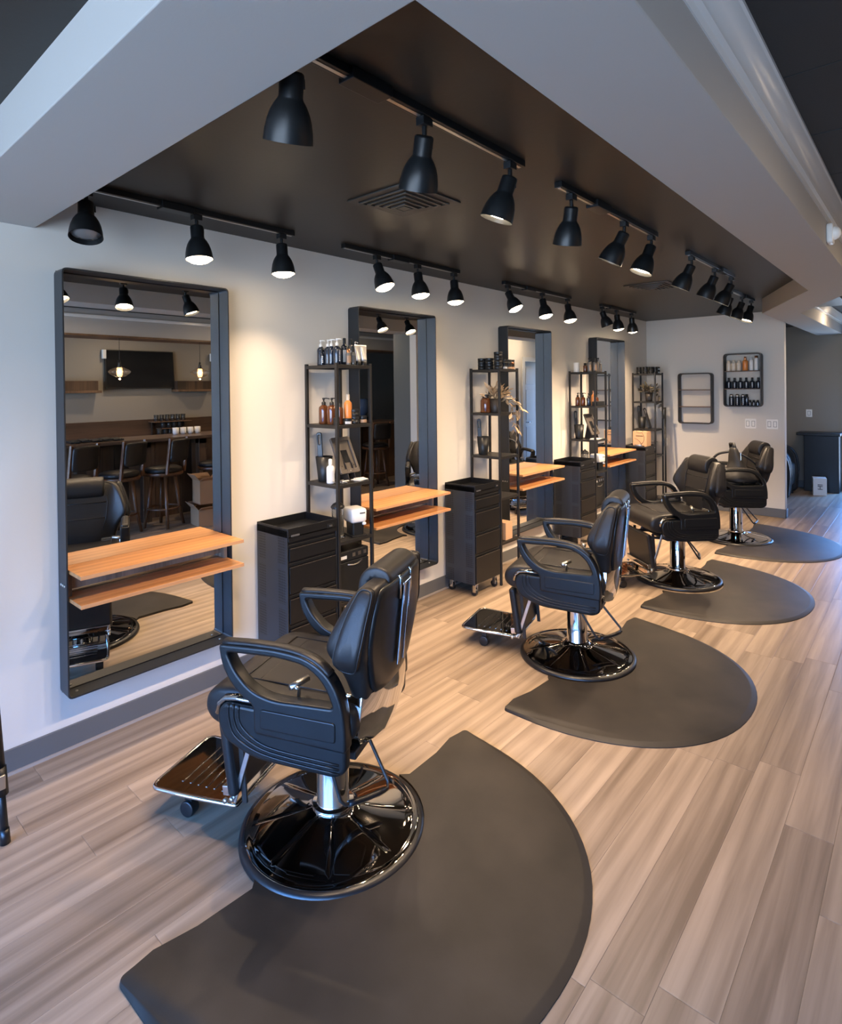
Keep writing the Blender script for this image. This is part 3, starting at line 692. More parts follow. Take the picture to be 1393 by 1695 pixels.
track('black room-side light track farthest back, by the diagonal soffit', 1.55, 5.74, 6.68, 6.35)
hp = [(0, 0), (.022, 0), (.028, -.003), (.0300, -.008), (.0300, -.058), (.0325, -.064), (.0400, -.074), (.0490, -.091), (.0560, -.112), (.0605, -.136), (.0625, -.158), (.0630, -.162), (.0612, -.162), (.0580, -.134), (.0500, -.108), (.036, -.086), (0, -.084)]
HM = autosmooth(MB().lathe(hp, 36).mesh('housing', M['arm']), 60)
LMn = {k: MB().lathe([(0, -.153), (.030, -.150), (.0565, -.143), (.0570, -.138), (0, -.136)] if k in (0, 2) else [(0, -.182), (.022, -.180), (.040, -.174), (.0545, -.164), (.0585, -.154), (.0575, -.147), (0, -.142)], 24).mesh('lamp_face', M['bulb_on' if k else 'bulb_off'], True) for k in (1, 0, 2)}
def spot(label, x, y, d, on=1):
    t = thing('track_spotlight', label, 'spotlight', (x, y, 2.4265), group='black bell-shaped track spotlights')
    MB().box(-.016, .016, -.022, .022, -.026, .0).cyl((0, 0, -.055), (0, 0, -.026), .008).obj('mount', 'plastic', t, bev=.002)
    q = Vector((0, 0, -1)).rotation_difference(Vector(d).normalized()).to_euler()
    off = Vector((0, 0, -.052))
    MB().cyl((0, 0, -.040), (.0, .0, -.075), .006).tube([(0, 0, -.055), (0, .034, -.062), (0, .034, -.085)], .004, 6).obj('stem', 'plastic', t, True)
    h = add('housing', HM, t); h.location = off; h.rotation_euler = q
    f = add('lamp_face', LMn[on], t); f.location = off; f.rotation_euler = q
    if on:
        l = bpy.data.lights.new('lamp', 'SPOT'); l.energy = LAMP_W*(1.0 if y < 3.9 else 1.4 if y < 5.5 else 2.4); l.color = LAMP_COL; l.spot_size = math.radians(112); l.spot_blend = 1.0; l.shadow_soft_size = .018
        lo_ = bpy.data.objects.new('lamp', l); S.collection.objects.link(lo_); lo_.parent = t
        dd = Vector(d).normalized(); lo_.location = off+dd*(.1845 if on == 1 else .162); lo_.rotation_euler = q
wall_row = [(.905, (.30, -.12, -1), 0, 'unlit'), (1.385, (.10, .02, -1), 1, ''), (1.865, (.04, .03, -1), 1, ''), (2.580, (.36, .1, -1), 1, ''), (2.965, (.16, 0, -1), 1, ''), (3.365, (.08, 0, -1), 1, ''), (4.085, (.45, .1, -1), 1, ''), (4.650, (.22, 0, -1), 1, ''), (5.130, (.18, 0, -1), 1, ''), (5.910, (.30, .2, -1), 0, 'unlit'), (6.290, (.06, .16, -1), 1, ''), (6.715, (-.02, .26, -1), 1, '')]
nm3 = ['first', 'middle', 'last']
tn = ['nearest', 'second', 'third', 'farthest']
for i, (y, d, on, u) in enumerate(wall_row):
    spot(f'{"unlit" if not on else "lit"} black spotlight, {nm3[i%3]} of three on the wall-side track over the {tn[i//3]} mirror', .290, y, d, on)
room_row = [(1.735, .872, (-.44, .22, -1)), (1.735, 1.365, (-.42, .25, -1)), (1.735, 1.850, (-.347, -.105, -1)), (1.735, 2.340, (-.268, .23, -1)), (1.735, 2.920, (-.515, -.079, -1)), (1.735, 3.300, (-.326, -.22, -1)), (1.735, 4.030, (-.50, -.04, -1)), (1.735, 4.570, (-.47, -.01, -1)), (1.735, 5.030, (-.536, -.07, -1)), (1.55, 5.800, (-.42, .0, -1)), (1.55, 6.230, (-.41, -.09, -1)), (1.55, 6.600, (-.27, -.23, -1))]
tn2 = ['nearest', 'second', 'third', 'farthest']
for i, (x, y, d) in enumerate(room_row):
    spot(f'black spotlight, {nm3[i%3]} of three on the {tn2[i//3]} room-side track', x, y, d, 2)
# ceiling diffusers
def vent(label, x, y, sz=.37):
    t = thing('ceiling_vent', label, 'vent', (x, y, ZC), group='square black ceiling diffusers')
    h = sz/2
    for k, (o_, zz) in enumerate(((h, -.004), (h*.80, -.012), (h*.66, -.017), (h*.52, -.022), (h*.38, -.027), (h*.24, -.032))):
        i_ = o_-(.036 if k == 0 else .013)
        me = curve_mesh('ring', [rrect(-o_, o_, -o_, o_, .002, 1), rrect(-i_, i_, -i_, i_, .002, 1)[::-1]], .006, .0005, 'vent', 1)
        add('frame' if k == 0 else 'louvre', me, t, loc=(0, 0, zz))
    MB().box(-h*.13, h*.13, -h*.13, h*.13, -.036, -.030).obj('centre_plate', 'vent', t)
    MB().box(-h*.9, h*.9, -h*.9, h*.9, -.0025, -.0005).obj('throat', 'ink', t)
vent('square black ceiling vent near the camera, between the tracks', 1.090, 1.970)
vent('square black ceiling vent farther back, between the tracks', 1.095, 5.130)
def fill_downlight(label, x, y, e):  # unseen lights added to fill the bar, floor and hall with warm light
    t = thing('recessed_light', label, 'ceiling light', (x, y, ZM), group='round recessed lights in the main ceiling')
    MB().lathe([(.055, -.004), (.075, -.006), (.082, -.002), (.082, .0), (.055, .0)], 28).obj('trim_ring', 'white', t, True)
    MB().lathe([(0, -.002), (.056, -.002), (.056, -.0005), (0, -.0005)], 24).obj('diffuser', 'bulb_on', t)
    l = bpy.data.lights.new('downlight', 'AREA'); l.shape = 'DISK'; l.size = .11; l.energy = e; l.color = (1, .74, .50)
    o = bpy.data.objects.new('downlight', l); S.collection.objects.link(o); o.parent = t; o.location = (0, 0, -.012)
for k_, (x_, y_, e_) in enumerate(((3.45, 2.2, 9), (3.45, 4.2, 12), (3.45, 6.0, 10), (5.3, 3.4, 10), (5.3, 5.4, 6), (2.22, 8.6, 9))):
    fill_downlight(['round recessed light before the bar, nearest the shop window', 'round recessed light before the bar, middle', 'round recessed light before the bar, by the partition', 'round recessed light behind the bar', 'round recessed light at the rear of the bar', 'round recessed light in the hall beside the glazed door'][k_], x_, y_, e_)
# motion sensor on the soffit side
t = thing('motion_sensor', 'white motion sensor on the outer side of the soffit, by the crown moulding', 'sensor', (2.5, 3.70, 2.372))
me = swap_yz(curve_mesh('housing', [rrect(-.045, .045, -.052, .052, .022, 5)], .028, .008, 'white', 3)); add('housing', me, t, loc=(.014, 0, 0))
MB().lathe([(.034, 0), (.034, .012), (.027, .026), (.014, .034), (0, .036)], 24, m=Matrix.Translation((.024, 0, .002)) @ Matrix.Rotation(PI/2, 4, 'Y')).obj('lens', 'plate', t, True)

# ================================================================== PRODUCTS
def bottle(label, loc, h, r, body='blue_black', top='plastic', kind='pump', lab=None, name=None, group=None, rz=0, sq=False):
    """h: body height without closure"""
    nmz = name or {'pump': 'pump_bottle', 'cap': 'bottle', 'spray': 'spray_bottle', 'disc': 'bottle'}[kind]
    t = thing(nmz, label, 'bottle', loc, rz, group)
    MB().lathe([(0, 0), (r*.94, 0), (r, .004), (r, h*.80), (r*.92, h*.88), (r*.60, h*.95), (r*.36, h*.98), (r*.36, h), (0, h)], 16).obj('body', body, t, True)
    if kind == 'pump':
        MB().lathe([(r*.44, h-.002), (r*.44, h+.014), (r*.15, h+.018), (r*.15, h+.034), (0, h+.034)], 12).tube([(0, 0, h+.036), (r*.5, 0, h+.038), (r*1.25, 0, h+.034)], .0035, 6).cyl((0, 0, h+.030), (0, 0, h+.041), r*.28).obj('pump', top, t, True)
    elif kind == 'spray':
        MB().lathe([(r*.42, h-.002), (r*.42, h+.012), (r*.20, h+.016), (r*.20, h+.024), (0, h+.024)], 12).box(-r*.4, r*.95, -r*.22, r*.22, h+.022, h+.036).box(r*.55, r*.75, -r*.1, r*.1, h+.004, h+.022).obj('sprayer', top, t)
    elif kind == 'cap':
        MB().lathe([(r*.46, h-.002), (r*.46, h+.030), (r*.40, h+.034), (0, h+.034)], 12).obj('cap', top, t, True)
    else:
        MB().lathe([(r*.70, h*.93), (r*.70, h+.016), (0, h+.018)], 14).obj('cap', top, t, True)
    if lab:
        lm = MB(); n = 7; a0, a1 = -1.15, .75
        zs = (h*.14, h*.70)
        for i in range(n):
            a, b_ = a0+(a1-a0)*i/n, a0+(a1-a0)*(i+1)/n; R_ = r*1.015
            q = [lm.b.verts.new((R_*math.cos(x), R_*math.sin(x), z)) for x, z in ((a, zs[0]), (b_, zs[0]), (b_, zs[1]), (a, zs[1]))]; lm.b.faces.new(q)
        me = lm.mesh('label', M[lab], True); add('label', me, t)
    return t
def print_marks(t, r, z0, z1, m='label_white', ang=-.5):
    mb = MB(); n = int((z1-z0)/.011)
    for k in range(n):
        a = ang; R_ = r+.0008
        z = z0+k*.011
        for s_ in ((-.004, -.001), (.001, .004)) if k % 2 else ((-.004, .004),):
            c_, sn = math.cos(a), math.sin(a)
            q = [mb.b.verts.new((R_*c_-sn*o_, R_*sn+c_*o_, zz)) for o_, zz in ((s_[0], z), (s_[1], z), (s_[1], z+.008), (s_[0], z+.008))]; mb.b.faces.new(q)
    add('print', mb.mesh('print', M[m]), t)
def jar(label, loc, r=.032, h=.040, body='plastic', lid='plastic', lab=None, group=None):
    t = thing('jar', label, 'jar', loc, 0, group)
    MB().lathe([(0, 0), (r*.95, 0), (r, .003), (r, h*.6), (0, h*.6)], 20).obj('body', body, t, True)
    MB().lathe([(r*.9, h*.6), (r*1.03, h*.62), (r*1.03, h*.97), (r*.98, h), (0, h)], 20).obj('lid', lid, t, bev=.001)
    if lab:
        lm = MB()
        for i in range(8):
            a, b_ = -1.3+2.4*i/8, -1.3+2.4*(i+1)/8; R_ = r*1.015
            q = [lm.b.verts.new((R_*math.cos(x), R_*math.sin(x), z)) for x, z in ((a, h*.1), (b_, h*.1), (b_, h*.52), (a, h*.52))]; lm.b.faces.new(q)
        add('label', lm.mesh('label', M[lab], True), t)
    return t
def tubeprod(label, loc, h=.125, w=.026, group=None):
    t = thing('cream_tube', label, 'tube', loc, 0, group)
    MB().lathe([(0, 0), (.019, 0), (.020, .003), (.020, .024), (0, .024)], 16).obj('cap', 'plastic', t, True)
    L = []
    for k in range(8):
        u = k/7; L.append([(.020*(1-u)*math.cos(a)+.0015*math.cos(a)*u, (.020*(1-u)+w*u)*math.sin(a), .024+(h-.024)*u) for a in [2*PI*i/14 for i in range(14)]])
    MB().loft(L).obj('body', 'silver_tube', t, True)
    return t
G1 = 'hair products on the first shelf unit'
U = lambda k, x, y, lvl, dz=0: (UX+x, UY[k]+y, SH[lvl]+dz+.0005)
# unit 1, top
lab1 = ['leftmost tall navy pump bottle with white print, top of first shelf unit', 'second tall navy pump bottle from the left on top of first shelf unit', 'third tall navy pump bottle from the left on top of first shelf unit', 'fourth and largest navy pump bottle, at the front corner of the unit top']
for k, (x, y) in enumerate(((.085, .060), (.138, .072), (.185, .060), (.245, .052))):
    b_ = bottle(lab1[k], U(0, x, y, 0), .115, .0235, 'blue_black', 'white', 'pump', None, group=G1, rz=.4); print_marks(b_, .0235, .02, .095)
b_ = bottle('small navy bottle between the first two navy pump bottles', U(0, .112, .045, 0), .080, .014, 'blue_black', 'plastic', 'cap', None, group=G1); print_marks(b_, .014, .015, .065)
bottle('tall black bottle with a black cap, behind the front corner post top', U(0, .215, .135, 0), .130, .022, 'blue_black', 'plastic', 'cap', 'label_white', group=G1)
bottle('tall grey printed bottle with a black cap, beside the silver tubes', U(0, .215, .185, 0), .128, .022, 'grey_bottle', 'plastic', 'cap', 'label_white', group=G1)
bottle('small tan-labelled bottle in front of the tall capped bottles', U(0, .268, .118, 0), .078, .015, 'grey_bottle', 'copper', 'disc', 'label_tan', group=G1)
bottle('clear bottle with grey print in front of the tall capped bottles', U(0, .262, .162, 0), .082, .016, 'glass', 'plastic', 'cap', 'grey_ink', group=G1)
bottle('navy sprayer bottle between grey bottle and silver tubes', U(0, .205, .232, 0), .105, .020, 'blue_black', 'brushed', 'pump', None, group=G1)
tubeprod('left silver cream tube standing on its black cap', U(0, .255, .205, 0), group=G1)
tubeprod('right silver cream tube standing on its black cap', U(0, .257, .252, 0), group=G1)
# unit 1, second shelf
bottle('left amber glass pump bottle on the first shelf unit', U(0, .105, .060, 1), .118, .030, 'amber', 'plastic', 'pump', group=G1, rz=.6)
bottle('right amber glass pump bottle on the first shelf unit', U(0, .178, .062, 1), .118, .030, 'amber', 'plastic', 'pump', group=G1, rz=.6)
bottle('dark brown bottle just behind the front post of first unit', U(0, .225, .085, 1), .110, .019, 'amber', 'plastic', 'disc', group=G1)
b_ = bottle('orange sprayer bottle with a pale cap on the first shelf unit', U(0, .235, .140, 1), .145, .024, 'orange', 'cream', 'cap', group=G1)
jar('small black jar left of the front post, first unit', U(0, .245, .040, 1), .018, .042, group=G1)
jar('black jar with white label, first unit second shelf', U(0, .262, .110, 1), .024, .036, lab='label_white', group=G1)
jar('wide grey-black jar at the bottom of the two-jar stack', U(0, .250, .178, 1), .030, .046, group=G1)
jar('wide black jar on top of the two-jar stack', U(0, .250, .178, 1, .0465), .030, .042, group=G1)
jar('black jar with tan label at the right end of the second shelf', U(0, .255, .240, 1), .025, .046, lab='label_tan', group=G1)
# dustpan cups
def brush_cup(label, loc, lean):
    t = thing('brush_cup', label, 'tumbler', loc, 0, 'tall black tapered cups with neck brushes')
    MB().lathe([(0, 0), (.036, 0), (.038, .003), (.052, .150), (.049, .150), (.036, .006), (0, .006)], 28).obj('cup', 'plastic', t, True)
    return t
def neck_brush(label, loc, rot, L_=.26):
    t = thing('neck_brush', label, 'brush', loc, 0); t.rotation_euler = rot
    lp = [tuple(p) for p in rrect(-.017, .017, 0, L_, .0165, 6)]; ho = [tuple(p) for p in rrect(-.006, .006, L_-.075, L_-.018, .0055, 5)][::-1]
    me = curve_mesh('handle', [lp, ho], .014, .004, 'rubber', 2); b = bmesh.new(); b.from_mesh(me); bmesh.ops.transform(b, matrix=Matrix.Rotation(PI/2, 4, 'X'), verts=b.verts); b.to_mesh(me); b.free()
    add('handle', me, t)
    return t
for k, (x, y) in enumerate(((.085, .075), (.080, .072), (.080, .070), (.090, .090))):
    brush_cup(f'black tapered cup on the {tn[k]} shelf unit', U(k, x, y, 2), 0)
    neck_brush(f'black slotted brush handle standing in the cup on the {tn[k]} shelf unit', U(k, x-.024, y, 2, .012), (0, math.radians(-3), math.radians(38)), .285)
neck_brush('black paddle handle leaning against the farthest unit, right of its cup', U(3, .190, .12, 2, .006), (math.radians(-10), math.radians(-14), math.radians(38)), .27)
bottle('white bottle with faint print, beside the first black cup', U(0, .185, .040, 2), .110, .024, 'white', 'white', 'cap', 'label_white', group=G1)
bottle('tiny white bottle between black cup and white bottle', U(0, .168, .038, 2), .050, .0095, 'white', 'white', 'disc', group=G1)
# tablet stands
def tablet(label, loc, rz):
    t = thing('tablet_stand', label, 'tablet stand', loc, rz, 'tablet stands on the shelf units')
    fm = curve_mesh('frame', [[tuple(p) for p in rrect(-.082, .082, 0, .235, .014, 5)], [tuple(p) for p in rrect(-.062, .062, .028, .208, .006, 4)][::-1]], .016, .003, 'tablet', 2)
    b = bmesh.new(); b.from_mesh(fm)
    R_ = Matrix.Rotation(math.radians(-24), 4, 'Y') @ Matrix(((0, 0, 1, 0), (1, 0, 0, 0), (0, 1, 0, 0), (0, 0, 0, 1)))
    Tm = Matrix.Translation((.055, 0, .045)) @ R_
    bmesh.ops.transform(b, matrix=Tm, verts=b.verts); b.to_mesh(fm); b.free(); add('frame', fm, t)
    MB().box(-.066, .066, .022, .212, -.006, -.001, Tm).obj('back_plate', 'tablet', t)
    MB().box(-.026, .026, .070, .150, -.0008, .001, Tm).obj('cut_out', 'screen', t)
    for p in ((-.05, .05), (.05, .05), (-.05, .19), (.04, .06)): MB().cyl(Tm @ Vector((p[0], p[1], -.001)), Tm @ Vector((p[0], p[1], .001)), .004, seg=8).obj('screw', 'ink', t)
    MB().cyl(Tm @ Vector((0, .014, .008)), Tm @ Vector((0, .014, .0095)), .004, seg=8).obj('lock', 'brushed', t)
    MB().poly([(-.060, -.03, .002), (.075, -.03, .002), (.048, -.03, .09), (-.020, -.03, .19)], (0, .004, 0)).poly([(-.060, .03, .002), (.075, .03, .002), (.048, .03, .09), (-.020, .03, .19)], (0, -.004, 0)).box(-.07, .085, -.06, .06, 0, .004).obj('stand', 'steel_dark', t, bev=.001)
    return t
tablet('bronze-grey tablet holder tilted back on the nearest shelf unit', U(0, .150, .178, 2), math.radians(4))
tablet('black tablet holder on the third shelf unit', U(2, .165, .175, 2), math.radians(-5))
def clutter(label, loc, seed):
    rnd = random.Random(seed)
    t = thing('clip_pile', label, 'hair clips', loc)
    for k in range(9):
        MB().cbox((rnd.uniform(-.04, .04), rnd.uniform(-.05, .05), .003+k*.0012), (.045, .012, .005), (0, 0, rnd.uniform(0, 3))).obj('clip', 'brushed' if k % 3 else 'white', t, bev=.001)
clutter('loose silver clips at the front of the first shelf unit', U(0, .245, .075, 2), 3)
t = tag(MB().cbox((0, 0, .004), (.07, .09, .006), (0, 0, .3)).cbox((.01, .005, .009), (.06, .07, .004), (0, .05, -.2)).obj('paper_stack', 'paper', loc=U(0, .235, .225, 2), bev=.001), 'small stack of white papers at the right of the tablet holder', 'papers')
t = tag(MB().cbox((0, 0, .004), (.09, .14, .006), (0, 0, .2)).cbox((.0, .01, .009), (.08, .10, .004), (0, .0, -.2)).obj('paper_stack', 'paper', loc=U(2, .252, .10, 2), bev=.001), 'white papers in front of the tablet holder on the third unit', 'papers')
# disinfectant jars and dispensers
def dis_jar(label, loc):
    t = thing('disinfectant_jar', label, 'glass jar', loc, 0, 'glass disinfectant jars')
    MB().lathe([(0, .012), (.034, .012), (.036, .02), (.036, .175), (.040, .182), (.038, .182), (.034, .175), (.034, .022), (0, .016)], 24).obj('glass', 'glass', t, True)
    MB().lathe([(0, 0), (.044, 0), (.046, .006), (.038, .014), (0, .014)], 24).obj('foot', 'chrome', t, True)
    MB().lathe([(.041, .181), (.041, .190), (.028, .205), (.010, .214), (.010, .222), (0, .224)], 24).obj('lid', 'plastic', t, True)
    MB().tube([(.01, 0, .02), (.01, 0, .17)], .0025, 6).tube([(-.01, .01, .02), (-.012, .006, .16)], .004, 6).obj('combs', 'plastic', t)
dis_jar('tall clear glass disinfectant jar on the nearest shelf unit', U(0, .205, .075, 3))
dis_jar('clear glass disinfectant jar on the third shelf unit', U(2, .150, .060, 3))
def dispenser(label, loc, rz):
    t = thing('strip_dispenser', label, 'dispenser', loc, rz, 'white neck-strip dispensers')
    MB().loft([[(x*k-.01*(1-k), y_*k, z) for x, y_ in rrect(-.065, .065, -.052, .052, .02, 4)] for z, k in ((.082, .86), (.094, .99), (.150, 1.0), (.162, .93), (.166, .80))]).obj('hood', 'white', t, True)
    MB().loft([[(x*k, y_*k, z) for x, y_ in rrect(-.052, .052, -.042, .042, .014, 4)] for z, k in ((.006, .88), (.088, .95))]).box(-.065, .065, -.05, .05, 0, .007).obj('base', 'plastic', t, bev=.002)
    MB().cbox((.066, .018, .140), (.003, .036, .008)).obj('badge', 'grey_ink', t)
    MB().cbox((.05, .035, .072), (.02, .022, .016)).obj('strip_end', 'white', t, bev=.004)
dispenser('white and black strip dispenser on the nearest shelf unit', U(0, .225, .195, 3), math.radians(-15))
dispenser('white and black strip dispenser on the third shelf unit', U(2, .225, .195, 3), math.radians(-15))
def cabinet(label, k):
    t = thing('towel_cabinet', label, 'cabinet', (UX, UY[k], SH[4]+.0005), 0, 'small black towel cabinets')
    MB().box(.030, .262, .028, .262, 0, .285).obj('body', 'plastic', t, bev=.006)
    MB().box(.262, .272, .030, .260, .004, .222).obj('door', 'plastic', t, bev=.003)
    MB().box(.262, .270, .030, .260, .228, .283).obj('control_panel', 'plastic', t, bev=.002)
    MB().box(.270, .2712, .040, .085, .243, .262).obj('label_plate', 'label_white', t)
    for y in (.130, .175, .220): MB().box(.270, .2725, y, y+.022, .246, .268).obj('switch', 'brushed', t)
    MB().tube([(.272, .090, .206), (.280, .13, .200), (.282, .16, .202), (.272, .205, .212)], .004, 6).obj('handle', 'brushed', t, True)
cabinet('small black towel cabinet with silver switches in the nearest shelf unit', 0)
cabinet('small black towel cabinet low in the third shelf unit', 2)

# unit 2, top: jars
G2 = 'black jars on top of the second shelf unit'
n = 0
pos2 = [(.085, .060, 2), (.160, .060, 2), (.245, .060, 3)]
nmz = ['left', 'middle', 'tallest right']
for c_, (x, y, cnt) in enumerate(pos2):
    for k in range(cnt):
        lv = ['bottom', 'second', 'top'][k] if cnt == 3 else ['bottom', 'top'][k]
        jar(f'grey-black jar, {lv} of the {nmz[c_]} stack on the second unit', U(1, x, y, 0, k*.0465), .034, .046, group=G2)
for x, y, w_ in ((.250, .140, 'near'), (.250, .205, 'middle'), (.245, .258, 'far')):
    for k in range(2):
        jar(f'small {"labelled" if k == 0 else "dark shiny"} jar, {"bottom" if k == 0 else "top"} of the {w_} small stack on second unit', U(1, x, y, 0, k*.0405), .026, .040, lab=('label_tan' if k == 0 and w_ != 'near' else 'label_white' if k == 0 else None), body='amber' if w_ == 'far' else 'plastic', group=G2)
t = thing('apothecary_jar', 'wide amber glass jar with black lid on the second unit', 'jar', U(1, .120, .060, 1))
MB().lathe([(0, 0), (.042, 0), (.045, .005), (.045, .100), (.036, .118), (.026, .122), (0, .122)], 24).obj('body', 'amber', t, True)
MB().lathe([(.027, .118), (.029, .122), (.029, .146), (.026, .150), (0, .150)], 20).obj('lid', 'plastic', t, bev=.001)
# box low in unit 2
t = tag(MB().box(-.06, .06, -.05, .05, 0, .14).obj('carton', 'kraft', loc=U(1, .215, .150, 4), bev=.001), 'small orange-brown carton low in the second shelf unit', 'box')

# unit 3
G3 = 'hair products on the third shelf unit'
t = tag(MB().lathe([(0, 0), (.030, 0), (.031, .002), (.031, .098), (.029, .100), (0, .100)], 24).obj('white_candle', 'white', smooth=True, loc=U(2, .070, .045, 0)), 'plain white cylinder on top of the third shelf unit', 'candle')
for k, (x, y, h, kd) in enumerate(((.165, .050, .075, 'disc'), (.205, .060, .105, 'spray'), (.185, .120, .120, 'spray'), (.245, .105, .105, 'cap'), (.245, .165, .110, 'spray'), (.25, .22, .092, 'pump'))):
    bottle(['short dark bottle left of the grey sprays on the third unit', 'front left grey printed spray bottle on the third unit', 'tallest grey spray bottle, behind the others on the third unit', 'grey printed bottle in the middle of the third unit top', 'grey printed spray bottle right of the middle on third unit', 'shortest right-hand pump bottle on the third unit top'][k], U(2, x, y, 0), h, .021, 'grey_bottle' if k else 'amber', 'plastic' if k < 5 else 'brushed', kd, 'label_tan' if k in (1, 3) else None, group=G3)
for k, (x, y, h, r_, bd, kd, lb) in enumerate(((.075, .055, .095, .024, 'amber', 'pump', 'left dark pump bottle on the second shelf of the third unit'), (.135, .055, .095, .024, 'amber', 'pump', 'right dark pump bottle on the second shelf of the third unit'), (.195, .060, .090, .022, 'blue_black', 'pump', 'black pump bottle left of the orange bottle, third unit'), (.225, .115, .125, .024, 'orange', 'cap', 'bright orange bottle on the third shelf unit'), (.225, .185, .09, .022, 'amber', 'pump', 'amber pump bottle standing behind the black tray'), (.20, .23, .07, .018, 'amber', 'disc', 'small amber bottle at the right end, third unit'))):
    bottle(lb, U(2, x, y, 1), h, r_, bd, 'plastic' if bd != 'orange' else 'copper', kd, group=G3)
t = tag(MB().box(-.03, .03, -.09, .09, 0, .045).obj('black_tin', 'plastic', loc=U(2, .262-.005, .155, 1), bev=.004), 'long low black tin at the front of the third unit', 'tin')
# unit 4
for k, (x, y) in enumerate(((.075, .05), (.150, .055), (.215, .075), (.245, .145), (.245, .215))):
    for j in range(2):
        jar(f'black jar, {["first", "second", "third", "fourth", "fifth"][k]} from the left, {"lower" if j == 0 else "upper"} row on the farthest unit', U(3, x, y, 0, j*.0425), .032, .042, lab='label_white' if k == 4 else None, group='black jars on top of the farthest shelf unit')

# ------------------------------------------------------------------ trailing plants
lm = MB()
pr = [(0, 0), (.007, .012), (.011, .026), (.010, .040), (.0055, .052), (0, .062)]
L_ = [lm.b.verts.new((0, y_, .0035*math.sin(y_/.062*PI)+(-.004 if False else 0))) for x_, y_ in pr]
for sd in (1, -1):
    E_ = [L_[0]]+[lm.b.verts.new((sd*x_, y_, .0035*math.sin(y_/.062*PI)+.005)) for x_, y_ in pr[1:-1]]+[L_[-1]]
    for i in range(len(pr)-1):
        f = [L_[i], E_[i], E_[i+1], L_[i+1]] if 0 < i < len(pr)-2 else ([L_[i], E_[i+1], L_[i+1]] if i == 0 else [L_[i], E_[i], L_[i+1]])
        lm.b.faces.new(f)
leaf_me = {'a': lm.mesh('leaf', M['leaf'], True)}
leaf_me['b'] = leaf_me['a'].copy(); leaf_me['b'].materials[0] = M['leaf_dark']
def plant(label, loc, vines, seed, key, nbush=26):
    rnd = random.Random(seed)
    t = thing('potted_plant', label, 'plant', loc)
    MB().lathe([(0, 0), (.036, 0), (.038, .003), (.050, .115), (.047, .115), (.044, .100), (0, .100)], 24).obj('pot', 'steel_dark', t, True)
    stems = MB(); lv = []
    for k in range(nbush):
        a = rnd.uniform(0, 2*PI); e = rnd.uniform(.25, 1.3); L0 = rnd.uniform(.06, .115)
        d = Vector((math.cos(a)*math.cos(e), math.sin(a)*math.cos(e), math.sin(e)))
        p0 = Vector((0, 0, .10)); p1 = p0+d*L0*.6+Vector((0, 0, .01)); p2 = p0+d*L0
        stems.tube([p0, p1, p2], .0013, 4)
        lv.append((p2, d)); lv.append((p1, Vector((-d.y, d.x, d.z*.5))))
    for (pts) in vines:
        sm = [Vector(p) for p in smooth_open(pts, 6)]
        stems.tube(sm, .0014, 4)
        for i in range(3, len(sm), 2):
            d = (sm[i]-sm[i-1]).normalized(); sd = Vector((rnd.uniform(-1, 1), rnd.uniform(-1, 1), rnd.uniform(-.8, .1)))
            lv.append((sm[i], (d*.5+sd).normalized()))
    stems.obj('stems', 'leaf', t, True)
    for p, d in lv:
        z = d.normalized(); o = add('leaf', leaf_me[key], t, loc=p)
        q = Vector((0, 1, 0)).rotation_difference(z); o.rotation_mode = 'QUATERNION'
        from mathutils import Quaternion
        o.rotation_quaternion = q @ Quaternion((0, 1, 0), rnd.uniform(-1.4, 1.4)); s_ = rnd.uniform(.85, 1.45); o.scale = (s_, s_, s_)
    return t
plant('potted plant with gold-edged trailing leaves on the second shelf unit', U(1, .190, .095, 1), [[(0, 0, .10), (.06, .05, .14), (.10, .09, .06), (.115, .10, -.06), (.11, .10, -.16)], [(0, 0, .10), (.05, .08, .16), (.09, .15, .10), (.11, .19, .03), (.10, .20, -.02)], [(0, 0, .10), (.08, .02, .12), (.115, .06, .02), (.11, .07, -.10)], [(0, 0, .10), (.05, .06, .12), (.11, .12, .04), (.12, .13, -.12), (.115, .12, -.27)]], 5, 'a', 26)
plant('darker trailing plant in a black pot on the farthest shelf unit', U(3, .175, .110, 1), [[(0, 0, .10), (.06, .06, .13), (.11, .12, .04), (.12, .14, -.10), (.11, .15, -.22)], [(0, 0, .10), (.05, .09, .12), (.09, .17, .02), (.10, .19, -.08)]], 9, 'b', 36)

# things on and by the farthest cart
t = thing('paper_bag', 'orange kraft paper bag with black curved lines on the farthest cart', 'paper bag', (.20, 7.245, .8042), math.radians(-8))
MB().box(-.090, .090, -.055, .055, 0, .212).obj('bag_body', 'kraft', t, bev=.002)
for sgn in (-1, 1):
    MB().tube([(-.04, sgn*.05, .21), (-.038, sgn*.05, .25), (.038, sgn*.05, .25), (.04, sgn*.05, .21)], .003, 6).obj('handle', 'ink', t, True)
pr_ = MB()
def arc(cx, cz, r, a0, a1, nrm):
    pts = [(cx+r*math.cos(math.radians(a)), -.0556, cz+r*math.sin(math.radians(a))) for a in range(a0, a1+1, 8)]
    pts = [p for p in pts if -.088 < p[0] < .088 and 0.002 < p[2] < .21]
    if len(pts) > 1: pr_.tube(pts, .0022, 4)
arc(-.03, .13, .090, -110, 45, 0); arc(-.09, .0, .125, 0, 85, 0); arc(.0, .27, .078, 225, 315, 0)
pr_.obj('printed_line', 'ink', t)
mk = MB()
for k in range(9): mk.box(-.048+k*.0105, -.048+k*.0105+.008, -.0562, -.0550, .150, .160)
mk.obj('printed_word', 'ink', t)
t = thing('metal_tools', 'scattered silver tools on the farthest cart, beside the paper bag', 'tools', (.11, 7.13, .8035))
rnd = random.Random(4)
for k in range(7): MB().cbox((rnd.uniform(-.05, .1), rnd.uniform(-.05, .03), .046), (.06, .012, .008), (0, 0, rnd.uniform(-.6, .6))).obj('tool', 'brushed', t, bev=.001)
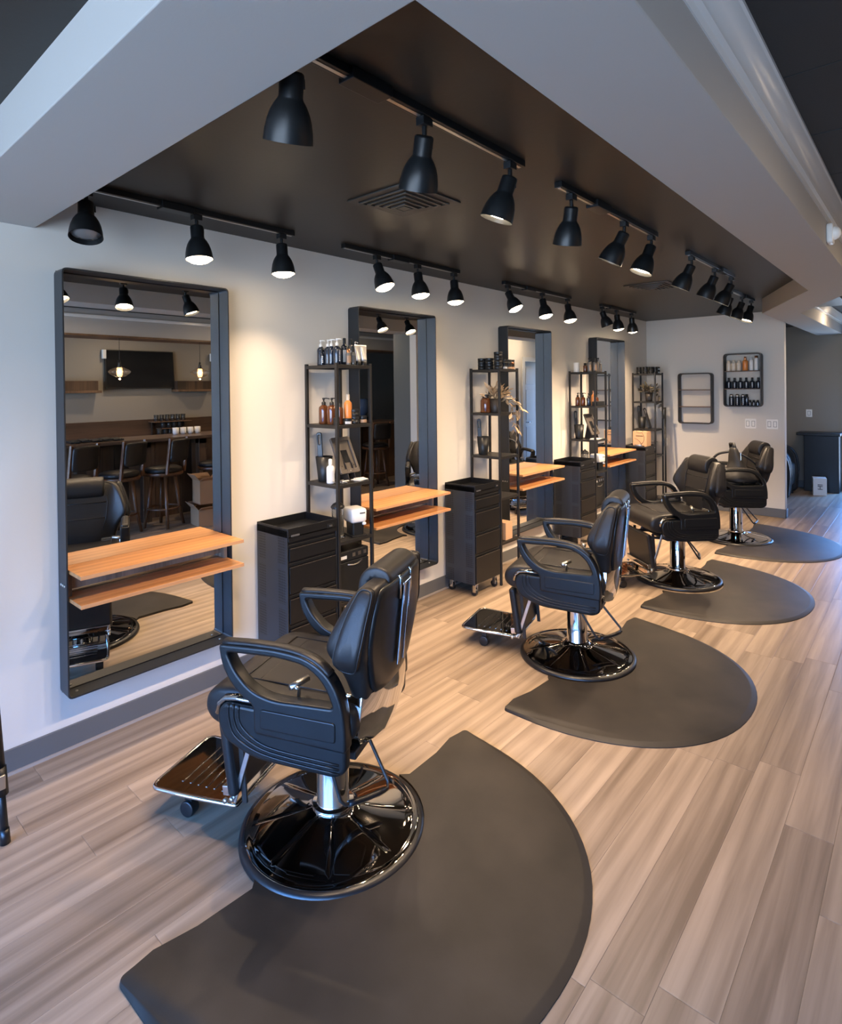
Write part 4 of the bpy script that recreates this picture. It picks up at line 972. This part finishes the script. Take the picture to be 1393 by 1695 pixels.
MB().box(-.075, .145, -.075, .045, 0, .041).obj('tool_box', 'plastic', t, bev=.002)
t = thing('tray_insert', 'silver foil sheet lying in the third cart tray', 'foil', (.17, 5.45, .8035))
MB().cbox((0, 0, .004), (.10, .20, .003), (0, .03, .1)).obj('sheet', 'brushed', t)
t = thing('broom', 'black broom leaning beside the farthest shelf unit', 'broom', (0, 0, 0))
MB().tube([(.40, 7.50, .12), (.345, 7.66, 1.30)], .011, 10).obj('pole', 'plastic', t, True)
MB().cbox((.41, 7.49, .10), (.06, .22, .05), (0, 0, .2)).cbox((.41, 7.49, .04), (.05, .26, .08), (0, 0, .2)).obj('broom_head', 'rubber', t, bev=.006)
t = tag(MB().box(.302, .345, 7.70, 7.74, .80, .90).box(0.0, .302, 7.71, 7.73, .845, .855).obj('wall_bracket', 'brushed', bev=.003), 'pale bracket on the wall behind the farthest shelf unit', 'bracket')

# ================================================================== FAR WALL
def wall_shelf(label, x0, x1, z0, z1):
    t = thing('wall_shelf', label, 'wall shelf', (x0, YF, z0), 0, 'rounded black wall shelves on the far wall')
    w, h = x1-x0, z1-z0
    fm = curve_mesh('frame', [[tuple(p) for p in rrect(0, w, 0, h, .045, 6)], [tuple(p) for p in rrect(.013, w-.013, .013, h-.013, .036, 6)][::-1]], .115, .001, 'steel_dark', 1)
    b = bmesh.new(); b.from_mesh(fm); bmesh.ops.transform(b, matrix=Matrix.Rotation(PI/2, 4, 'X'), verts=b.verts); b.to_mesh(fm); b.free()
    add('frame', fm, t, loc=(0, -.059, 0))
    MB().box(.012, w-.012, -.006, -.002, .012, h-.012).obj('back_mesh', 'mesh_back', t)
    for k in (1, 2): MB().box(.010, w-.010, -.112, -.006, h*k/3-.005, h*k/3+.005).obj('shelf', 'shelf_brown', t, bev=.001)
    return t
wall_shelf('empty rounded black wall shelf on the far wall, left one', .440, .845, 1.088, 1.735)
wall_shelf('rounded black wall shelf full of bottles on the far wall, right one', .978, 1.392, 1.312, 1.962)
hB = .650
GB = 'bottles on the right wall shelf'
zz = [1.312+hB*2/3+.0055, 1.312+hB/3+.0055, 1.312+.0105]
for k, x in enumerate((1.030, 1.085, 1.143)):
    bottle(['leftmost', 'second', 'third'][k]+' short cream bottle on the top row of the right wall shelf', (x, YF-.065, zz[0]), .112, .027, 'cream', 'cream', 'disc', group=GB)
bottle('orange amber spray bottle on the top row, right wall shelf', (1.212, YF-.062, zz[0]), .135, .030, 'orange', 'copper', 'cap', group=GB)
bottle('white pump bottle right of the orange spray bottle', (1.277, YF-.065, zz[0]), .138, .023, 'white', 'white', 'pump', group=GB)
bottle('tall white bottle with a copper cap, top right corner', (1.330, YF-.060, zz[0]), .160, .024, 'white', 'copper', 'disc', group=GB)
for k in range(6):
    b_ = bottle(f'{["first", "second", "third", "fourth", "fifth", "sixth"][k]} black white-printed bottle from the left, middle row', (1.030+k*.064, YF-.062, zz[1]), .098, .029, 'blue_black', 'plastic', 'cap', group=GB); print_marks(b_, .029, .012, .084, ang=-1.35)
for k in range(3):
    b_ = bottle(f'{["left", "centre", "right"][k]} tall black bottle with silver cap, bottom row', (1.058+k*.064, YF-.062, zz[2]), .125, .028, 'blue_black', 'brushed', 'disc', group=GB); print_marks(b_, .028, .014, .112, ang=-1.35)
bottle('tall plain black bottle behind, bottom row of right wall shelf', (1.222, YF-.045, zz[2]), .125, .022, 'blue_black', 'plastic', 'disc', group=GB)
for k in range(3):
    b_ = bottle(f'{["left", "centre", "right"][k]} small black bottle in the bottom right corner', (1.262+k*.040, YF-.065, zz[2]), .055, .017, 'blue_black', 'plastic', 'disc', group=GB); print_marks(b_, .017, .010, .045, ang=-1.35)
def plate(label, x0, x1, z0, z1, y, n, cat='switch'):
    t = thing('switch_plate' if n > 1 else 'outlet_plate', label, cat, (x0, y, z0)); w, h = x1-x0, z1-z0
    me = curve_mesh('cover', [[tuple(p) for p in rrect(0, w, 0, h, .006, 3)]], .008, .002, 'plate', 2)
    b = bmesh.new(); b.from_mesh(me); bmesh.ops.transform(b, matrix=Matrix.Rotation(PI/2, 4, 'X'), verts=b.verts); b.to_mesh(me); b.free(); add('cover', me, t, loc=(0, -.004, 0))
    for k in range(n):
        cx_ = w*(k+.5)/n; MB().box(cx_-.014, cx_+.014, -.0105, -.007, h*.5-.030, h*.5+.030).obj('rocker', 'plate', t, bev=.0015)
        MB().box(cx_-.0175, cx_+.0175, -.0086, -.007, h*.5-.034, h*.5+.034).obj('rocker_gap', 'grey_ink', t)
plate('left white double switch plate on the far wall', 1.193, 1.313, 1.046, 1.164, YF, 2)
plate('right white double switch plate on the far wall', 1.422, 1.542, 1.047, 1.163, YF, 2)
plate('small white outlet plate on the grey hall wall', 1.478, 1.556, 1.075, 1.19, YB, 1, 'outlet')

# ================================================================== HALL
def lounge(label, x, y, rz, w=.62):
    t = thing('shampoo_chair', label, 'lounge chair', (x, y, 0), rz)
    for s_ in (-1, 1):
        o = [(-.33, .04), (.30, .04), (.33, .40), (.29, .60), (.16, .70), (-.10, .73), (-.33, .70)]
        ol = [(p.x, p.y) for p in round_poly(o, [.02, .05, .12, .12, .12, .12, .03], 5)]
        me = curve_mesh('arm', [ol], .11, .02, 'leather', 3); b = bmesh.new(); b.from_mesh(me); bmesh.ops.transform(b, matrix=Matrix.Rotation(PI/2, 4, 'X'), verts=b.verts); b.to_mesh(me); b.free()
        a = add('arm', me, t, loc=(0, s_*(w/2-.055), 0))
        MB().tube([(q[0], -s_*0-.05*(-1), q[1]) for q in ol], .005, 6, closed=True).tube([(q[0], -.05, q[1]) for q in ol], .005, 6, closed=True).obj('piping', 'leather', a, True)
    MB().box(-.28, .30, -w/2+.11, w/2-.11, .14, .46).obj('seat', 'leather', t, bev=.05, seg=4)
    MB().box(-.34, -.20, -w/2+.11, w/2-.11, .30, .82).obj('back', 'leather', t, bev=.04, seg=4)
    for a in (-.26, .24):
        for b_ in (-.24, .24): MB().box(a-.02, a+.02, b_-.02, b_+.02, 0, .05).obj('foot', 'rubber', t)
    return t
lounge('black lounge chair half hidden behind the end of the far wall', 1.16, 8.86, 0)
lounge('black lounge chair with curved arm against the grey hall wall', 1.14, 9.62, 0, .66)
t = thing('reception_desk', 'black desk with overhanging top against the grey hall wall', 'desk', (1.70, 10.30, 0))
MB().box(-.21, .215, -.12, .17, .0, .82).obj('desk_body', 'plastic', t, bev=.006)
MB().box(-.30, .235, -.17, .19, .82, .862).obj('desk_top', 'plastic', t, bev=.008)
t = thing('speaker_box', 'white carton with sideways black letters on the hall floor', 'box', (1.70, 9.95, 0), math.radians(12))
MB().box(-.075, .085, -.09, .09, 0, .245).obj('carton', 'white', t, bev=.002)
tm = add('print', text_mesh('HI', .085, 'ink'), t); tm.rotation_euler = Matrix(((0, -1, 0), (0, 0, -1), (1, 0, 0))).to_euler(); tm.location = (.01, -.0915, .12)
MB().lathe([(0, 0), (.028, 0), (.028, .002), (0, .002)], 16, m=Matrix.Translation((-.077, .0, .12)) @ Matrix.Rotation(PI/2, 4, 'Y')).obj('printed_dot', 'ink', t)

# ================================================================== APRON AND STRAPS ON THE FARTHEST CHAIR
ca = Matrix.Translation((1.392, 6.615, 0)) @ Matrix.Rotation(math.radians(33), 4, 'Z')
t = thing('apron_bag', 'black nylon apron bag with upright strap heaped on the farthest chair', 'bag', (1.392+.10, 6.615+.03, 0), math.radians(33))
L = []
for z, a, b_ in ((.600, .17, .15), (.63, .185, .17), (.68, .15, .14), (.72, .11, .12), (.78, .07, .10), (.86, .055, .08), (.94, .035, .06), (.955, .02, .04)):
    L.append([(-.10-(z-.6)*.15+a*math.cos(u)*(1+.10*math.sin(5*u+z*30)), -.06+b_*math.sin(u)*(1+.10*math.cos(4*u+z*22)), z) for u in [2*PI*i/20 for i in range(20)]])
MB().loft(L).obj('cloth', 'black_cloth', t, sub=1)
MB().tube([(-.15, .0, .92), (-.17, -.03, .985), (-.155, -.07, .99), (-.14, -.09, .92)], .016, 8).obj('strap_end', 'black_cloth', t, True)
MB().tube(smooth_open([(-.16, .02, .90), (-.26, .08, .86), (-.30, .12, .76), (-.24, .14, .64), (-.20, .08, .70)], 5), .013, 6).obj('strap', 'black_cloth', t, True)
MB().tube(smooth_open([(-.12, -.09, .90), (-.02, -.10, .84), (.06, -.08, .76), (.04, -.07, .66)], 5), .010, 6).obj('strap', 'black_cloth', t, True)
MB().tube([(-.11, -.135, .90), (-.115, -.150, .68)], .003, 6).obj('zip', 'brushed', t)
MB().tube([(.02, -.15, .67), (.05, -.16, .70), (.03, -.14, .74), (.09, -.15, .65), (-.03, -.17, .64)], .004, 6).cbox((.05, -.10, .785), (.022, .016, .05)).obj('buckle', 'chrome', t)

# ================================================================== BLACK TRIPOD AT THE LEFT EDGE
t = thing('light_tripod', 'black tripod with stepped tube legs, one leg just inside the left edge', 'tripod', (0.36, .50, 0))
top = Vector((0, 0, 1.3))
for k, (dx, dy) in enumerate(((.072, .062), (-.10, -.40), (-.32, -.05))):
    f = Vector((dx, dy, .012)); d = (top-f)
    lg = MB().cyl(f+d*.0, f+d*.16, .0125, .0125, 12).cyl(f+d*.13, f+d*1.0, .0185, .0185, 12).cyl(f+d*.125, f+d*.20, .0225, .0225, 12).obj('leg', 'arm', t, True)
    MB().cyl(f+Vector((0, 0, -.012)), f+d*.03, .016, .015, 12).obj('rubber_foot', 'rubber', lg, True)
    MB().cbox(f+d*.165+Vector((.018, 0, 0)), (.018, .022, .05)).obj('clamp', 'brushed', lg, bev=.003)
MB().cyl((0, 0, 1.22), (0, 0, 1.6), .012, .012, 12).cyl((0, 0, 1.24), (0, 0, 1.34), .026, .024, 16).obj('centre_post', 'arm', t, True)

# ================================================================== BAR (seen in the mirrors)
BX = 4.15
t = thing('bar_counter', 'long dark barn-wood bar counter, seen reflected in the mirrors', 'bar counter', (BX, 0, 0))
MB().box(.0, .62, 1.2, 7.6, .970, 1.010).obj('bar_top', 'bar_top', t, bev=.004)
MB().box(.30, .52, 1.2, 7.6, .0, .970).obj('bar_core', 'ink', t)
y = 1.20; k = 0
while y < 7.55:
    MB().box(.272, .300, y, y+.155, .0, .968).obj('plank', 'bar_wood', t, bev=.002); y += .16
for y in (1.3, 2.32, 3.04, 3.75, 4.6, 5.4, 6.2, 7.0): MB().box(.06, .16, y, y+.10, 0, .97).box(.06, .30, y, y+.10, .90, .97).obj('post', 'bar_wood', t, bev=.004)
t = thing('back_bar', 'dark wood back bar with splash board under the screens, reflected', 'back bar', (0, 0, 0))
MB().box(5.60, 6.17, 1.0, 5.8, .86, .90).obj('work_top', 'bar_top', t, bev=.003)
MB().box(5.64, 6.17, 1.0, 5.8, 0, .86).obj('cabinet_base', 'ink', t)
MB().box(6.16, 6.198, 1.0, 5.8, .90, 1.145).obj('splash_board', 'bar_top', t, bev=.002)
# soffit over the bar
sb = struct(MB().box(4.35, 4.75, 1.0, 8.0, 2.24, ZM).obj('soffit_bar', 'soffit', bev=.004)); MB().box(4.34, 4.76, 1.0, 8.0, 2.225, 2.245).obj('dark_strip', 'bar_wood', sb)
MB().box(4.33, 4.35, 1.0, 8.0, 2.43, 2.47).obj('moulding', 'white_trim', sb, bev=.006)
def stool(label, x, y, rz):
    t = thing('bar_stool', label, 'bar stool', (x, y, 0), rz, 'dark wood swivel bar stools along the bar')
    MB().lathe([(0, .60), (.20, .60), (.215, .615), (.215, .640), (0, .640)], 28).obj('seat_ring', 'stool_wood', t, bev=.004)
    MB().lathe([(0, .640), (.19, .640), (.205, .655), (.200, .685), (.16, .702), (0, .708)], 28).obj('seat_cushion', 'leather', t, True)
    for k in range(4):
        a = PI/4+k*PI/2; MB().tube([(.125*math.cos(a), .125*math.sin(a), .600), (.165*math.cos(a), .165*math.sin(a), .25), (.215*math.cos(a), .215*math.sin(a), 0)], [.021, .019, .017], 8).obj('leg', 'stool_wood', t, True)
    MB().tube([(.175*math.cos(2*PI*i/24), .175*math.sin(2*PI*i/24), .22) for i in range(24)], .013, 8, closed=True).obj('foot_ring', 'stool_wood', t, True)
    for s_ in (-1, 1): MB().cbox((-.185, s_*.165, .835), (.030, .030, .42), (0, math.radians(-7), 0)).obj('back_post', 'stool_wood', t, bev=.004)
    L = []
    for z in (.76, .80, .90, 1.00, 1.03):
        L.append([(-.17-(z-.7)*.12-.03*math.cos(u*PI/2)+ (.012 if z in (.76, 1.03) else 0), u*.17, z) for u in (-1, -.5, 0, .5, 1)]+[(-.21-(z-.7)*.12-.03*math.cos(u*PI/2)-(.012 if z in (.76, 1.03) else 0), u*.17, z) for u in (1, .5, 0, -.5, -1)])
    MB().loft(L).obj('backrest', 'leather', t, sub=1)
    return t
s0 = stool('wooden bar stool at the left edge of the nearest mirror reflection', 3.90, 2.15, math.radians(-25))
for lab, y, r_ in (('second bar stool from the left in the nearest mirror reflection', 2.645, -28), ('third bar stool from the left, with footring, in the nearest mirror reflection', 3.14, -30), ('bar stool behind the cardboard boxes in the nearest mirror reflection', 3.80, -15), ('bar stool seen past the tablet holder in the second mirror reflection', 5.45, 25), ('bar stool farthest along the bar', 6.6, 10)):
    dup(s0, lab, (3.90, y, 0), math.radians(r_))
def box_open(label, x, y, z, w, d, h, rz, flaps=True):
    t = thing('cardboard_box', label, 'box', (x, y, z), rz)
    MB().box(-w/2, w/2, -d/2, d/2, 0, .004).box(-w/2, -w/2+.004, -d/2, d/2, 0, h).box(w/2-.004, w/2, -d/2, d/2, 0, h).box(-w/2, w/2, -d/2, -d/2+.004, 0, h).box(-w/2, w/2, d/2-.004, d/2, 0, h).obj('carton', 'card', t)
    if flaps:
        for (c_, dm, rot) in (((-w/2-.045, 0, h+.02), (.10, d, .004), (0, math.radians(25), 0)), ((w/2+.045, 0, h+.025), (.10, d, .004), (0, math.radians(-30), 0)), ((0, -d/2-.03, h+.035), (w, .10, .004), (math.radians(-50), 0, 0)), ((0, d/2+.03, h+.035), (w, .10, .004), (math.radians(45), 0, 0))):
            MB().cbox(c_, dm, rot).obj('flap', 'card', t)
    return t
box_open('lower cardboard box on the floor before the bar stools, reflected', 3.60, 3.50, 0, .28, .26, .20, .15)
box_open('upper open cardboard box with raised flaps, stacked on the lower one', 3.60, 3.50, .255, .22, .22, .28, .10)
def tv(label, y0, y1):
    t = thing('wall_screen', label, 'television', (XR, y0, 0))
    MB().cbox((-.06, (y1-y0)/2, 1.905), (.035, y1-y0, .575), (0, math.radians(5), 0)).obj('bezel', 'plastic', t, bev=.004)
    MB().cbox((-.079, (y1-y0)/2, 1.907), (.004, y1-y0-.03, .545), (0, math.radians(5), 0)).obj('screen', 'screen', t)
    MB().box(-.05, 0, (y1-y0)/2-.15, (y1-y0)/2+.15, 1.8, 2.0).obj('bracket', 'steel_dark', t)
    MB().box(-.10, -.04, -.035, .01, 2.06, 2.19).obj('side_speaker', 'white', t, bev=.004)
tv('large dark wall screen above the bar, centre of the nearest mirror reflection', 3.34, 4.36)
tv('second dark wall screen, cut by the right edge of the nearest mirror', 5.02, 5.80)
def float_shelf(label, y0, y1):
    t = thing('floating_shelf', label, 'shelf', (XR, y0, 0)); w = y1-y0
    MB().box(-.20, 0, 0, w-.04, 1.60, 1.735).obj('shelf_face', 'bar_wood', t, bev=.003)
    MB().box(-.22, 0, -.0, w, 1.565, 1.60).obj('shelf_board', 'bar_wood', t, bev=.003)
float_shelf('dark wood box shelf left of the large screen, reflected', 2.62, 3.24)
float_shelf('dark wood box shelf between the two screens, reflected', 4.33+.02, 4.97)
def pendant(label, y):
    t = thing('pendant_lamp', label, 'pendant lamp', (4.50, y, 0), 0, 'smoked glass pendants over the bar')
    MB().cyl((0, 0, 1.93), (0, 0, 2.225), .0025, seg=6).obj('cord', 'ink', t)
    MB().lathe([(.0, 1.96), (.012, 1.96), (.016, 1.93), (.022, 1.89), (.020, 1.86), (0, 1.86)], 16).obj('socket', 'rubber', t, True)
    MB().lathe([(.022, 1.885), (.05, 1.872), (.105, 1.845), (.125, 1.825), (.110, 1.800), (.06, 1.765), (.0, 1.755)], 28).obj('shade', 'pend_glass', t, True)
    MB().lathe([(0, 1.862), (.014, 1.85), (.024, 1.825), (.018, 1.80), (0, 1.79)], 14).obj('bulb', 'filament', t, True)
    l = bpy.data.lights.new('pendant_light', 'POINT'); l.energy = 4; l.color = (1, .62, .32); l.shadow_soft_size = .006
    o = bpy.data.objects.new('pendant_light', l); S.collection.objects.link(o); o.parent = t; o.location = (0, 0, 1.735)
pendant('left glowing glass pendant in front of the large screen, reflected', 2.90)
pendant('right glowing glass pendant above the bar, reflected', 3.93)
pendant('glowing glass pendant farthest along the bar', 5.0)
# glasses on the back bar rack and counter
gm = MB().lathe([(0, 0), (.030, 0), (.036, .10), (.034, .10), (.028, .006), (0, .006)], 12).mesh('tumbler', M['glass'], True)
k = 0
rack = thing('glass_rack', 'dark two-tier rack of tumblers standing on the back bar, reflected', 'rack', (0, 0, 0))
for row, (z, n, y0, x) in enumerate(((1.115, 6, 4.02, 6.02), (1.010, 4, 4.13, 6.02), (.905, 6, 4.05, 5.98))):
    if row < 2: MB().box(5.93, 6.155, y0-.06, y0+n*.085+.02, z-.012, z-.002).obj('rack_board', 'bar_wood', rack)
    for i in range(n):
        o = add('tumbler', gm, loc=(x, y0+i*.085, z)); tag(o, f'clear tumbler, {["first", "second", "third", "fourth", "fifth", "sixth"][i]} from the left, {["top", "middle", "bottom"][row]} row of the back bar', 'glass', f'clear tumblers in the {["top", "middle", "bottom"][row]} row')
for y_ in (4.0, 4.50): MB().box(6.12, 6.155, y_, y_+.02, .9005, 1.10).obj('upright', 'bar_wood', rack)
mg = MB().lathe([(0, 0), (.032, 0), (.040, .02), (.040, .088), (.036, .088), (.036, .02), (0, .012)], 14).tube([(.038, 0, .07), (.062, 0, .065), (.062, 0, .03), (.038, 0, .024)], .005, 6).mesh('mug', M['white'], True)
for i in range(4):
    o = add('mug', mg, loc=(BX+.42, 3.62+i*.10, 1.0105)); tag(o, f'{["leftmost", "second", "third", "rightmost"][i]} of the four white mugs on the bar, reflected', 'mug', 'white mugs on the bar')
for i in range(5):
    o = MB().cbox((0, 0, .012), (.28, .098, .018), (0, 0, .12)).cyl((-.12, -.03, .015), (-.12, .01, .022), .008).obj('menu_folder', 'plastic', bev=.002, loc=(BX+.22, 2.34+i*.115, 1.0105+.008*(i % 2)))
    o.rotation_euler = (math.radians(3), 0, 0); o.location.z += .001
    tag(o, f'{["first", "second", "third", "fourth", "fifth"][i]} black menu folder from the left, fanned on the bar, reflected', 'folder', 'menu folders on the bar')
t = thing('water_dispenser', 'dark water dispenser with blue light, reflected in the second mirror', 'water dispenser', (5.6, 7.9, 0))
MB().box(-.16, .16, -.16, .16, 0, 1.02).obj('body', 'plastic', t, bev=.01)
MB().lathe([(0, 1.02), (.08, 1.02), (.10, 1.08), (.135, 1.12), (.135, 1.36), (.10, 1.38), (0, 1.38)], 20).obj('jug', 'jug', t, True)
MB().cyl((-.161, 0, .72), (-.164, 0, .72), .014).obj('indicator', 'blue_led', t)
